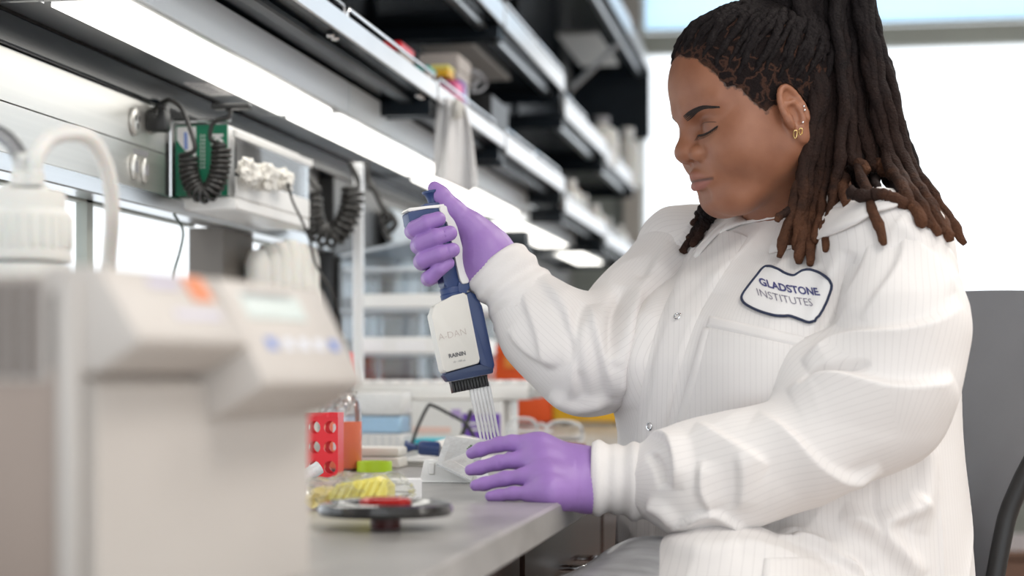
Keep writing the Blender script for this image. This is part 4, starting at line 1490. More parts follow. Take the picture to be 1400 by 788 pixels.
def largest(V, Fq):
    """keep the biggest connected piece"""
    lab = np.arange(len(V))
    while True:
        m = lab[Fq].min(1)
        new = lab.copy()
        for k in range(Fq.shape[1]):
            np.minimum.at(new, Fq[:, k], m)
        new = new[new]
        if (new == lab).all():
            break
        lab = new
    u, c = np.unique(lab, return_counts=True)
    keep = lab == u[c.argmax()]
    remap = np.cumsum(keep) - 1
    return V[keep], remap[Fq[keep[Fq].all(1)]]


def w_of(V):
    """camera-aligned array to room coordinates"""
    V = np.asarray(V)
    return np.stack([CS * V[:, 0] - SN * V[:, 1], SN * V[:, 0] + CS * V[:, 1], V[:, 2]], 1)


def vnormals(V, Fq):
    e1 = V[Fq[:, 1]] - V[Fq[:, 0]]
    e2 = V[Fq[:, 2]] - V[Fq[:, 0]]
    fn = np.cross(e1, e2)
    N = np.zeros_like(V)
    for k in range(Fq.shape[1]):
        np.add.at(N, Fq[:, k], fn)
    return N / (np.linalg.norm(N, axis=1, keepdims=True) + 1e-12)


def relax(V, Fq, it=1, lam=0.5):
    n = len(V)
    for _ in range(it):
        acc = np.zeros_like(V)
        num = np.zeros(n)
        k = Fq.shape[1]
        for a in range(k):
            i, j = Fq[:, a], Fq[:, (a + 1) % k]
            np.add.at(acc, i, V[j])
            np.add.at(acc, j, V[i])
            np.add.at(num, i, 1)
            np.add.at(num, j, 1)
        V = V + lam * (acc / np.maximum(num, 1)[:, None] - V)
    return V


def pix(V):
    """pixel of camera-aligned points"""
    return np.stack([700 + F * V[:, 0] / V[:, 1], HORIZON - F * (V[:, 2] - 1.05) / V[:, 1]], 1)


def seg_dist(p, a, b):
    ab = b - a
    t = np.clip(((p - a) @ ab) / (ab @ ab + 1e-9), 0, 1)
    q = a + t[:, None] * ab
    d = p - q
    side = (ab[0] * (p[:, 1] - a[1]) - ab[1] * (p[:, 0] - a[0]))
    return np.sqrt((d ** 2).sum(1)), t, np.sign(side)


def folds(V, Fq, lines):
    """press cloth folds into the side of the garment that faces the room: each line (points in the photo, half width px, height m, one-sided)"""
    N = vnormals(V, Fq)
    view = V - np.array([0, 0, 1.05])
    view /= np.linalg.norm(view, axis=1, keepdims=True)
    facing = np.clip(-(N * view).sum(1) * 2.0, 0, 1)
    px = pix(V)
    disp = np.zeros(len(V))
    for pts, wd, h, mode in lines:
        pts = np.array(smooth_path([(a, b, 0) for a, b in pts], 5))[:, :2]
        lo, hi = pts.min(0) - 3 * wd, pts.max(0) + 3 * wd
        m = ((px > lo) & (px < hi)).all(1)
        if not m.any():
            continue
        q = px[m]
        best = np.full(len(q), 1e9)
        tt = np.zeros(len(q))
        sd = np.zeros(len(q))
        n = len(pts) - 1
        for i in range(n):
            d, t, s = seg_dist(q, pts[i], pts[i + 1])
            u = d < best
            best[u] = d[u]
            tt[u] = (i + t[u]) / n
            sd[u] = s[u]
        taper = np.clip(np.minimum(tt, 1 - tt) * 5, 0, 1) ** 0.7
        x = best / wd
        if mode == 'ridge':
            g = np.exp(-x * x)
        elif mode == 'step':       # sharp on one side, long slope on the other
            g = np.where(sd > 0, np.exp(-(best / (wd * 0.33)) ** 2), np.clip(1 - best / (wd * 2.4), 0, 1) ** 1.5)
        elif mode == 'pets':
            g = np.where(sd < 0, np.exp(-(best / (wd * 0.33)) ** 2), np.clip(1 - best / (wd * 2.4), 0, 1) ** 1.5)
        else:
            g = np.exp(-x * x)
        disp[m] += h * g * taper
    return V + N * (disp * facing)[:, None]


def drape(V, Fq, along, amp, size, seed, stretch=3.0, thr=0.0):
    """creased cloth: ridged noise drawn out along a direction"""
    from mathutils import noise
    N = vnormals(V, Fq)
    a = np.asarray(along, float)
    a /= np.linalg.norm(a)
    q = V / size
    q = q - (q @ a)[:, None] * a * (1 - 1 / stretch)
    out = np.empty(len(V))
    off = Vector((seed * 3.7, seed * 1.3, seed * 2.1))
    for i, p in enumerate(q):
        v = Vector(p) + off
        w_ = noise.noise(v * 0.7 + Vector((5, 1, 2)))
        n = noise.noise(v + Vector((w_, w_, w_)) * 0.8)
        r = 1 - min(1, abs(n) * 2.4)
        out[i] = r * r * r * max(0.0, 0.55 + 0.9 * w_) + 0.35 * n
    return V + N * (out * amp)[:, None]


def set_attr(me, name, arr):
    at = me.attributes.new(name, 'FLOAT', 'POINT')
    at.data.foreach_set('value', np.asarray(arr, np.float32))


def lin(a, b, step):
    return np.arange(a, b + step, step)


def graded(zones):
    """grid lines from (start, end, step) zones"""
    out = []
    for a, b, s in zones:
        n = max(1, int(round((b - a) / s)))
        out += list(np.linspace(a, b, n + 1)[:-1])
    out.append(zones[-1][1])
    return np.array(out)


# ---------------------------------------------------------------- pose, camera-aligned metres
def A(px, py, d):
    return np.array(P(px, py, d))


S_AX = np.array([0.63, -0.775, 0.0])
S_AX /= np.linalg.norm(S_AX)
N_AX = np.array([S_AX[1], -S_AX[0], 0.0])          # the way the chest faces
near_sh, far_sh = A(1215, 348, 1.975), A(945, 352, 2.26)
near_el, near_wr = A(1208, 556, 1.90), A(818, 656, 1.925)
far_el, far_wr = A(803, 488, 2.13), A(684, 366, 2.165)
TC = np.array([0.335, 2.13])

# head frame: forward, left, up
PSI, PHI = math.radians(17), math.radians(15)
f0 = np.array([-math.cos(PSI), -math.sin(PSI), 0])
l0 = np.array([math.sin(PSI), -math.cos(PSI), 0])
u0 = np.array([0, 0, 1.0])
HF = f0 * math.cos(PHI) - u0 * math.sin(PHI)
HU = f0 * math.sin(PHI) + u0 * math.cos(PHI)
HL = l0
HO = A(1041, 160, 2.09)
HS = 1.07 / 1000.0
HR = np.stack([HF, HL, HU])


def H(f, l, u):
    return HO + (HF * f + HL * l + HU * u) * HS


def head_local(V):
    return ((V - HO) @ HR.T) / HS


PERSON_LOC = c2w((TC[0], TC[1], 0.0))


# ---------------------------------------------------------------- body
def torso_fn(table, cx=TC):
    zs = np.array([r[0] for r in table])
    a_ = np.array([r[1] for r in table])
    b_ = np.array([r[2] for r in table])
    ox = np.array([r[3] for r in table])
    oy = np.array([r[4] for r in table])

    def fn(X, Y, Z):
        a = np.interp(Z, zs, a_)
        b = np.interp(Z, zs, b_)
        dx, dy = X - cx[0] - np.interp(Z, zs, ox), Y - cx[1] - np.interp(Z, zs, oy)
        s = (dx * S_AX[0] + dy * S_AX[1]) / a
        n = (dx * N_AX[0] + dy * N_AX[1]) / b
        r = np.sqrt(s * s + n * n)
        d = (r - 1) * np.minimum(a, b)
        d = np.maximum(d, Z - zs[-1])
        return np.maximum(d, zs[0] - Z)
    return fn, (cx[0] - 0.35, cx[1] - 0.35, zs[0]), (cx[0] + 0.35, cx[1] + 0.35, zs[-1])


hx0, hx1 = H(60, 0, 0)[0] - 0.11, 0.44
gx = graded([(-0.05, hx0, 0.012), (hx0, hx1, 0.0019), (hx1, 0.62, 0.012)])
gy = graded([(1.55, 1.93, 0.012), (1.93, 2.24, 0.0019), (2.24, 2.62, 0.012)])
gz = graded([(0.02, 1.13, 0.012), (1.13, 1.165, 0.005), (1.165, 1.42, 0.0019), (1.42, 1.46, 0.005)])
G = Grid(gx, gy, gz)
mm = HS


def hell(c, r, k=10, op='u', rot=None):
    R = HR if rot is None else rot @ HR
    G.ell(H(*c), np.array(r) * mm, R, k * mm, op)


def hcone(a, b, ra, rb, k=8, op='u'):
    G.cone(H(*a), H(*b), ra * mm, rb * mm, k * mm, op)


# skull and face
hell((-8, 0, 48), (98, 75, 80), 1)
hell((34, 0, 42), (59, 63, 54), 20)
hell((41, 0, -8), (48, 60, 68), 22)
hell((58, 0, -73), (33, 36, 23), 22)
for s in (1, -1):
    hcone((8, s * 53, -40), (58, s * 26, -77), 21, 18, 26)
    hell((56, s * 38, -26), (30, 29, 29), 22)
    hell((30, s * 53, -20), (34, 19, 40), 20)
    hcone((86, s * 10, 24), (68, s * 45, 26), 9, 9, 14)
hell((30, 0, -66), (38, 34, 20), 22)
# eye hollows, lids
for s in (1, -1):
    hell((91, s * 31, 6), (12, 18, 10), 12, 's')
    hell((70.5, s * 31.5, 3), (15, 17, 13.5), 4)
    hcone((86, s * 20, -6.5), (76, s * 43, -6), 2.4, 2.2, 6)
# nose
hcone((87, 0, 14), (96, 0, -12), 7.0, 10, 10)
hell((98.5, 0, -18), (12.5, 14.5, 11.5), 7)
for s in (1, -1):
    hell((89.5, s * 16.5, -22), (13, 9, 9), 3)
    hell((96, s * 8, -30), (5.5, 3.8, 3.2), 2.5, 's')
# mouth
hell((75, 0, -48), (20, 29, 18), 14)
for s in (1, -1):
    hcone((94.6, s * 3, -44.8), (86, s * 26.5, -51), 5.4, 2.6, 4)
    hcone((93.6, s * 4, -57.0), (85.5, s * 25, -54), 7.0, 2.6, 4)
    hcone((100.5, 0, -50.8), (97.5, s * 10, -51.1), 1.7, 1.8, 1.4, 's')
    hcone((97.5, s * 10, -51.1), (89, s * 28.5, -52.6), 1.8, 1.5, 1.4, 's')
hcone((98, 0, -34), (101, 0, -40), 1.6, 2.2, 4, 's')
hcone((93.5, -11, -68), (93.5, 11, -68), 3.6, 3.6, 9, 's')
# ears
for s in (1, -1):
    tilt, flare = math.radians(14), math.radians(24)
    R1 = np.array([[math.cos(tilt), 0, -math.sin(tilt)], [0, 1, 0], [math.sin(tilt), 0, math.cos(tilt)]])
    R2 = np.array([[math.cos(flare), s * math.sin(flare), 0], [-s * math.sin(flare), math.cos(flare), 0], [0, 0, 1]])
    # local axes (rows): ear forward, ear outward, ear up
    RE = R2 @ R1
    # backward flare: the rear edge stands off the head
    ec = np.array([-1, s * 73, -8.0])

    def E(f, o, u):
        return tuple(ec + (RE.T @ np.array([f, s * o, u])))
    hell(tuple(ec), (17, 4.5, 30), 5, rot=RE)
    hell(E(-1, 5, -1), (11.5, 5, 17), 3, 's', rot=RE)
    hell(E(-2, 4, 16), (8, 3.5, 9), 3, 's', rot=RE)
    ring = []
    for i in range(15):
        a_ = math.radians(-35 + i * 18)
        ring.append(E(16.5 * math.cos(a_), 3.0, 5 + 26 * math.sin(a_)) if math.sin(a_) > -0.6 else E(16.5 * math.cos(a_), 3.0, 5 + 26 * math.sin(a_)))
    for i in range(14):
        hcone(ring[i], ring[i + 1], 3.2, 3.2, 2)
    ah = [E(6, 2, 14), E(-5, 3, 12), E(-9, 4, 2), E(-6, 4, -10), E(2, 3, -15)]
    for i in range(4):
        hcone(ah[i], ah[i + 1], 2.6, 2.6, 3)
    hell(E(2, 1, -24), (9, 4.5, 9), 6, rot=RE)
    hell(E(12, 2, -3), (4.5, 4.5, 7), 4, rot=RE)
    hell(E(6, 1, -4), (4, 8, 4), 2, 's', rot=RE)
# neck
nk0, nk1 = H(-22, 0, -28), np.array([TC[0] + 0.03, TC[1] + 0.045, 1.225])
G.cone(nk0, nk1, 0.062, 0.066, 0.03)
G.cone(H(0, 0, -50), nk1 + N_AX * 0.015, 0.045, 0.050, 0.03)
# trunk and limbs under the clothes
tab_body = [(0.60, 0.16, 0.13, 0, 0), (0.75, 0.175, 0.14, 0, 0), (0.95, 0.165, 0.13, 0, 0), (1.08, 0.165, 0.12, 0, 0), (1.17, 0.14, 0.085, 0.015, 0.02), (1.235, 0.07, 0.06, 0.03, 0.04)]
fn, lo, hi = torso_fn(tab_body)
G.add(fn, lo, hi, 0.02)
for sh, el, wr in ((near_sh, near_el, near_wr), (far_sh, far_el, far_wr)):
    G.chain([np.append(TC + np.array([0.02, 0.02]), 1.16), sh + np.array([0, 0, -0.02]), el, wr], [0.05, 0.045, 0.038, 0.026], 0.02)
pelvis = np.append(TC - N_AX[:2] * 0.02, 0.66)
KN, FT = [], []
for s, kn in ((1, A(768, 884, 1.80)), (-1, None)):
    hip = pelvis + S_AX * 0.10 * s
    if kn is None:
        kn = hip + np.array([-0.16, -0.26, 0.03])
    ft = kn * np.array([1, 1, 0]) - N_AX * 0.08 + np.array([0, 0, 0.30])
    KN.append((hip, kn, ft))
    G.chain([hip, kn, ft], [0.070, 0.050, 0.038], 0.02)
    G.cone(ft, ft + N_AX * 0.14 + np.array([0, 0, -0.03]), 0.035, 0.03, 0.02)
V, Fq = G.mesh()
V = relax(V, Fq, 1, 0.4)
Lc = head_local(V)

# skin: lips, lids and scalp from where they are on the head


def near_path(L, pts):
    best = np.full(len(L), 1e9)
    for a_, b_ in zip(pts[:-1], pts[1:]):
        a_, b_ = np.array(a_, float), np.array(b_, float)
        ab = b_ - a_
        t = np.clip(((L - a_) @ ab) / (ab @ ab), 0, 1)
        best = np.minimum(best, np.linalg.norm(L - a_ - t[:, None] * ab, axis=1))
    return best


La = Lc.copy()
La[:, 1] = np.abs(La[:, 1])
up = near_path(La, [(100, 0, -45), (96, 9, -45.5), (87, 26.5, -51)])
lowl = near_path(La, [(100, 0, -58), (96, 9, -57), (87, 25, -54)])
wup = np.clip(1 - 0.75 * La[:, 1] / 28, 0.2, 1) * 6.6
wlo = np.clip(1 - 0.7 * La[:, 1] / 28, 0.2, 1) * 8.2
lip = np.maximum(np.clip((wup - up) / 2.0, 0, 1) * 0.55, np.clip((wlo - lowl) / 2.0, 0, 1))
lip *= (La[:, 0] > 80)
hair_f = np.array([-130, -100, -60, -25, -8, 6, 18, 30, 38, 52, 63, 69, 78, 86, 120])
hair_u = np.array([-46, -46, -42, -26, 2, 0, -2, -4, 8, 26, 35, 50, 72, 84, 92])
hu = np.interp(Lc[:, 0], hair_f, hair_u)
wob = 5 * np.sin(Lc[:, 0] * 0.22) * np.sin(Lc[:, 1] * 0.2 + 1) + 2.0 * np.sin(Lc[:, 0] * 0.5 + Lc[:, 2] * 0.4)
hairw = np.clip((Lc[:, 2] - hu + wob * 0.6) / 20.0, 0, 1)
inhead = (np.linalg.norm((Lc - np.array([0, 0, 30])) / np.array([125, 90, 110]), axis=1) < 1.1) & (Lc[:, 2] > -60)
earz = (np.linalg.norm((La - np.array([-1, 80, -8])) / np.array([27, 13, 38]), axis=1) < 1)
hairw = hairw * inhead * (~earz)

me = to_mesh('person', w_of(V), Fq)
me.transform(Matrix.Translation(-PERSON_LOC))
person = bpy.data.objects.new('person', me)
COL.objects.link(person)
person.location = PERSON_LOC
me.shade_smooth()
set_attr(me, 'lip', lip)
ml_ = near_path(La, [(99, 0, -50.8), (96, 10, -51.1), (88, 28.5, -52.7)])
set_attr(me, 'mouth_shade', np.clip((2.1 - ml_) / 1.4, 0, 1))
set_attr(me, 'hairline', hairw)
lidw = np.clip(1 - np.linalg.norm((La - np.array([82, 31, 6])) / np.array([14, 18, 10]), axis=1), 0, 1)
set_attr(me, 'lid', lidw)
tag(person, 'seated person in a white lab coat and purple gloves holding a pipette, looking down', 'person')

m, nt, b_ = _nodes('brown_skin')
N, L = nt.nodes, nt.links
tc = N.new('ShaderNodeTexCoord')
n1 = N.new('ShaderNodeTexNoise')
n1.inputs['Scale'].default_value = 26
n1.inputs['Detail'].default_value = 6
L.new(tc.outputs['Object'], n1.inputs['Vector'])
rp = N.new('ShaderNodeValToRGB')
rp.color_ramp.elements[0].position = 0.32
rp.color_ramp.elements[1].position = 0.70
rp.color_ramp.elements[0].color = (0.250, 0.098, 0.052, 1)
rp.color_ramp.elements[1].color = (0.335, 0.142, 0.078, 1)
L.new(n1.outputs['Fac'], rp.inputs['Fac'])


def mixin(prev, attr, col, fac=1.0):
    at = N.new('ShaderNodeAttribute')
    at.attribute_name = attr
    ml = N.new('ShaderNodeMath')
    ml.operation = 'MULTIPLY'
    ml.inputs[1].default_value = fac
    L.new(at.outputs['Fac'], ml.inputs[0])
    mx = N.new('ShaderNodeMix')
    mx.data_type = 'RGBA'
    L.new(ml.outputs[0], mx.inputs[0])
    L.new(prev, mx.inputs[6])
    mx.inputs[7].default_value = (*col, 1)
    return mx.outputs[2]


o_ = mixin(rp.outputs[0], 'lip', (0.31, 0.115, 0.10), 0.75)
o_ = mixin(o_, 'mouth_shade', (0.06, 0.022, 0.018), 0.8)  # dark tint paints shade into the groove between the lips
o_ = mixin(o_, 'lid', (0.12, 0.045, 0.026), 0.5)
at = N.new('ShaderNodeAttribute')
at.attribute_name = 'hairline'
nf = N.new('ShaderNodeTexNoise')
nf.inputs['Scale'].default_value = 260
nf.inputs['Detail'].default_value = 4
L.new(tc.outputs['Object'], nf.inputs['Vector'])
ma = N.new('ShaderNodeMath')
ma.operation = 'MULTIPLY_ADD'
ma.inputs[1].default_value = 1.7
L.new(at.outputs['Fac'], ma.inputs[0])
L.new(nf.outputs['Fac'], ma.inputs[2])
mr2 = N.new('ShaderNodeMapRange')
mr2.inputs['From Min'].default_value = 0.74
mr2.inputs['From Max'].default_value = 1.15
mr2.inputs['To Max'].default_value = 0.92
L.new(ma.outputs[0], mr2.inputs['Value'])
mh = N.new('ShaderNodeMix')
mh.data_type = 'RGBA'
L.new(mr2.outputs[0], mh.inputs[0])
L.new(o_, mh.inputs[6])
mh.inputs[7].default_value = (0.026, 0.014, 0.010, 1)
o_ = mh.outputs[2]
L.new(o_, b_.inputs['Base Color'])
b_.inputs['Roughness'].default_value = 0.47
b_.inputs['Subsurface Weight'].default_value = 0.12
b_.inputs['Subsurface Radius'].default_value = (0.01, 0.004, 0.002)
b_.inputs['Subsurface Scale'].default_value = 0.5
n2 = N.new('ShaderNodeTexNoise')
n2.inputs['Scale'].default_value = 700
L.new(tc.outputs['Object'], n2.inputs['Vector'])
bp = N.new('ShaderNodeBump')
bp.inputs['Strength'].default_value = 0.12
bp.inputs['Distance'].default_value = 0.001
L.new(n2.outputs['Fac'], bp.inputs['Height'])
L.new(bp.outputs[0], b_.inputs['Normal'])
me.materials.append(m)
M['skin'] = m


def bvh_of(V, Fq):
    return BVHTree.FromPolygons([Vector(v) for v in w_of(V)], [tuple(q) for q in Fq.tolist()])


HEAD_BVH = bvh_of(V, Fq)


def ray(bvh, px, py, off=0.0):
    d = (W(px, py, 1.0) - CAM).normalized()
    h = bvh.ray_cast(CAM, d, 6)
    if h[0] is None:
        return None, None
    n = h[1]
    if n.dot(d) > 0:
        n = -n
    return h[0] + n * off, n


def hw(f, l, u):
    return c2w(H(f, l, u))


def surf(f, l, u, off=0.4, bvh=None):
    """point on the head skin outward from inside, head millimetres"""
    o = hw(20, 0, 0)
    t = hw(f, l, u)
    d = (t - o).normalized()
    h = (bvh or HEAD_BVH).ray_cast(t + d * 0.06, -d, 0.2)
    if h[0] is None:
        return t
    return h[0] + d * off * mm


# brows, lashes
hair_mat = mat('black_brown_hair', (0.018, 0.010, 0.008), 0.75, var=0.35, scale=120, bump=0.8, bscale=700)
for s in (1, -1):
    mb = MB()
    for r_ in range(5):
        pts, rs = [], []
        for i in range(11):
            t_ = i / 10
            lat = 12 + 46 * t_
            ht = 16.5 + 6.0 * math.sin(min(1, t_ * 1.25) * math.pi * 0.62) - 5.0 * max(0, t_ - 0.6) + (r_ - 2) * 1.15 * (1 - 0.7 * t_)
            pts.append(surf(95 - 0.35 * lat, s * lat, ht, -0.15))
            rs.append((1.0 * (1 - 0.7 * t_) * min(1, 0.4 + 3 * t_) + 0.12) * mm)
        mb.tube(pts, rs, 6)
    mb.build('eyebrow', hair_mat, person, smooth=180)
    mb = MB()
    pts = [surf(95 - 0.3 * la, s * la, -4.5 + 2.0 * ((la - 31) / 15) ** 2 + 0.6 * (la - 31) / 15, 0.5) for la in np.linspace(19, 52, 12)]
    mb.tube(pts, [0.6 * mm] + [1.15 * mm] * 10 + [0.5 * mm], 6)
    for i in range(12):
        p0 = pts[i]
        tip = p0 + c2w(HF * 5.0 * mm - HU * 4.5 * mm + HL * s * (i - 4) * 0.35 * mm)
        mb.tube([p0, p0.lerp(tip, 0.55) - c2w(HU * 0.7 * mm), tip], [0.4 * mm, 0.3 * mm, 0.1 * mm], 4)
    mb.build('eyelashes', hair_mat, person, smooth=180)
    pts = [surf(95 - 0.3 * la, s * la, 7.6 - 2.6 * ((la - 33) / 17) ** 2, -0.35) for la in np.linspace(20, 52, 10)]
    MB().tube(pts, [0.3 * mm] + [0.7 * mm] * 8 + [0.3 * mm], 6).build('lid_shade_strip', mat('lid_crease_shade', (0.11, 0.045, 0.028), 0.6), person, smooth=180)  # dark strip, giving the lid crease its shade by colour

# scalp hair: a close cap that follows the head
sel = (hairw > 0.02) & inhead
fm = sel[Fq].all(1)
used = np.unique(Fq[fm])
remap = np.full(len(V), -1)
remap[used] = np.arange(len(used))
NV = vnormals(V, Fq)
rough_ = 1.0 + 0.6 * np.sin(Lc[:, 0] * 0.55 + 2 * np.sin(Lc[:, 2] * 0.2)) * np.sin(Lc[:, 2] * 0.5 + Lc[:, 1] * 0.3)
Vh = (V + NV * ((hairw ** 0.8) * (1.6 + 0.6 * rough_) * mm - 1.0 * mm)[:, None])[used]
hm = to_mesh('scalp_hair', w_of(Vh), remap[Fq[fm]])
set_attr(hm, 'cover', hairw[used])
m, nt, b_ = _nodes('cropped_scalp_hair')
N, L = nt.nodes, nt.links
tc = N.new('ShaderNodeTexCoord')
n1 = N.new('ShaderNodeTexNoise')
n1.inputs['Scale'].default_value = 42
n1.inputs['Detail'].default_value = 5
L.new(tc.outputs['Object'], n1.inputs['Vector'])
at = N.new('ShaderNodeAttribute')
at.attribute_name = 'cover'
ad = N.new('ShaderNodeMath')
ad.operation = 'MULTIPLY_ADD'
ad.inputs[1].default_value = 0.55
L.new(at.outputs['Fac'], ad.inputs[0])
L.new(n1.outputs['Fac'], ad.inputs[2])
rp = N.new('ShaderNodeValToRGB')
rp.color_ramp.elements[0].position = 0.58
rp.color_ramp.elements[1].position = 0.92
rp.color_ramp.elements[0].color = (0.06, 0.03, 0.02, 1)
rp.color_ramp.elements[1].color = (0.014, 0.010, 0.010, 1)
L.new(ad.outputs[0], rp.inputs['Fac'])
vo = N.new('ShaderNodeTexVoronoi')
vo.feature = 'DISTANCE_TO_EDGE'
vo.inputs['Scale'].default_value = 52
nd = N.new('ShaderNodeMix')
nd.data_type = 'VECTOR'
nd.inputs[0].default_value = 0.04
L.new(tc.outputs['Object'], nd.inputs[4])
L.new(n1.outputs['Color'], nd.inputs[5])
L.new(nd.outputs[1], vo.inputs['Vector'])
pr = N.new('ShaderNodeMapRange')
pr.inputs['From Min'].default_value = 0.02
pr.inputs['From Max'].default_value = 0.10
pr.inputs['To Min'].default_value = 0.5
pr.inputs['To Max'].default_value = 0.0
L.new(vo.outputs['Distance'], pr.inputs['Value'])
mxp = N.new('ShaderNodeMix')
mxp.data_type = 'RGBA'
L.new(pr.outputs[0], mxp.inputs[0])
L.new(rp.outputs[0], mxp.inputs[6])
mxp.inputs[7].default_value = (0.11, 0.052, 0.034, 1)
L.new(mxp.outputs[2], b_.inputs['Base Color'])
b_.inputs['Roughness'].default_value = 0.85
b_.inputs['Specular IOR Level'].default_value = 0.1
n2 = N.new('ShaderNodeTexNoise')
n2.inputs['Scale'].default_value = 420
n2.inputs['Detail'].default_value = 4
L.new(tc.outputs['Object'], n2.inputs['Vector'])
bp = N.new('ShaderNodeBump')
bp.inputs['Strength'].default_value = 1.0
bp.inputs['Distance'].default_value = 0.003
L.new(n2.outputs['Fac'], bp.inputs['Height'])
L.new(bp.outputs[0], b_.inputs['Normal'])
link_mesh('scalp_hair', hm, m, person, 180)

# earrings on the near ear
ec = np.array([-1, 73, -8.0])


def earp(px, py, off=0.001):
    p, n = ray(HEAD_BVH, px, py, off)
    return p


EARX = {}
for nm, (px, py, r, long_) in enumerate(((1087, 182, 0.0044, 1), (1094, 179, 0.0036, 1))):
    p = earp(px, py)
    if p is not None:
        pts = [p + c2w(np.array([0.002 * math.sin(a_), -0.35 * r * math.cos(a_) - 0.0005, r * math.cos(a_) - r * 0.3])) for a_ in np.linspace(0, 2 * math.pi, 20, endpoint=False)]
        MB().tube(pts, 0.0009, 8, closed=True).build('hoop_earring', M['gold'], person)
for px, py in ((1097, 168), (1099, 151), (1098, 146)):
    p = earp(px, py)
    if p is not None:
        MB().ball(p, 0.0016, 12, 8).build('ear_stud', M['chrome'], person)

# ================================================================ lab coat
cloth, nt, b_ = _nodes('white_pinstripe_coat_cloth')
N, L = nt.nodes, nt.links
at = N.new('ShaderNodeAttribute')
at.attribute_name = 'stripe'
ml = N.new('ShaderNodeMath')
ml.operation = 'MULTIPLY'
ml.inputs[1].default_value = 1 / 0.0062
L.new(at.outputs['Fac'], ml.inputs[0])
fr = N.new('ShaderNodeMath')
fr.operation = 'FRACT'
L.new(ml.outputs[0], fr.inputs[0])
rp = N.new('ShaderNodeValToRGB')
rp.color_ramp.interpolation = 'LINEAR'
e = rp.color_ramp.elements
e[0].position = 0.0
e[0].color = (0.80, 0.77, 0.755, 1)
e[1].position = 0.16
e[1].color = (0.80, 0.77, 0.755, 1)
for pos, c_ in ((0.07, (0.70, 0.67, 0.66, 1)),):
    q = e.new(pos)
    q.color = c_
L.new(fr.outputs[0], rp.inputs['Fac'])
tc = N.new('ShaderNodeTexCoord')
n1 = N.new('ShaderNodeTexNoise')
n1.inputs['Scale'].default_value = 8
n1.inputs['Detail'].default_value = 4
L.new(tc.outputs['Object'], n1.inputs['Vector'])
L.new(rp.outputs[0], b_.inputs['Base Color'])
b_.inputs['Roughness'].default_value = 0.72
b_.inputs['Sheen Weight'].default_value = 0.1
n2 = N.new('ShaderNodeTexNoise')
n2.inputs['Scale'].default_value = 38
n2.inputs['Detail'].default_value = 5
L.new(tc.outputs['Object'], n2.inputs['Vector'])
bp = N.new('ShaderNodeBump')
bp.inputs['Strength'].default_value = 0.10
bp.inputs['Distance'].default_value = 0.004
L.new(n2.outputs['Fac'], bp.inputs['Height'])
L.new(bp.outputs[0], b_.inputs['Normal'])
M['cloth'] = cloth
M['plain_cloth'] = mat('white_coat_cloth', (0.80, 0.77, 0.755), 0.72, var=0.02, scale=20, bump=0.25, bscale=60)

STEP = 0.0030
tab = [(0.70, 0.235, 0.20, 0.0, 0.0), (0.80, 0.232, 0.195, 0.0, 0.0), (0.88, 0.226, 0.190, 0, 0), (0.97, 0.218, 0.185, 0, 0), (1.06, 0.212, 0.180, 0, 0),
       (1.11, 0.205, 0.165, 0.004, 0.004), (1.16, 0.19, 0.135, 0.012, 0.012), (1.20, 0.150, 0.105, 0.022, 0.026), (1.235, 0.09, 0.082, 0.03, 0.042), (1.25, 0.078, 0.074, 0.03, 0.045)]
G = Grid(lin(0.02, 0.62, STEP), lin(1.78, 2.48, STEP), lin(0.705, 1.27, STEP))
fn, lo, hi = torso_fn(tab)
G.add(fn, lo, hi, 0.01)
nkb = np.array([TC[0] + 0.03, TC[1] + 0.04, 1.205])
for sh in (near_sh, far_sh):
    G.cone(nkb, sh, 0.052, 0.066, 0.05)
    G.cone(sh, sh - np.array([0, 0, 0.06]), 0.066, 0.070, 0.03)
G.cone(np.append(TC - N_AX[:2] * 0.06, 1.10), np.append(TC - N_AX[:2] * 0.06, 1.18), 0.10, 0.08, 0.05)
# skirt of the coat over the near thigh
G.cone(KN[0][0] + np.array([0, 0, 0.02]), A(985, 858, 1.875), 0.125, 0.112, 0.05)
# bust
for s in (1, -1):
    G.ell(np.append(TC + N_AX[:2] * 0.095 + S_AX[:2] * 0.085 * s, 1.055), (0.088, 0.088, 0.075), None, 0.06)
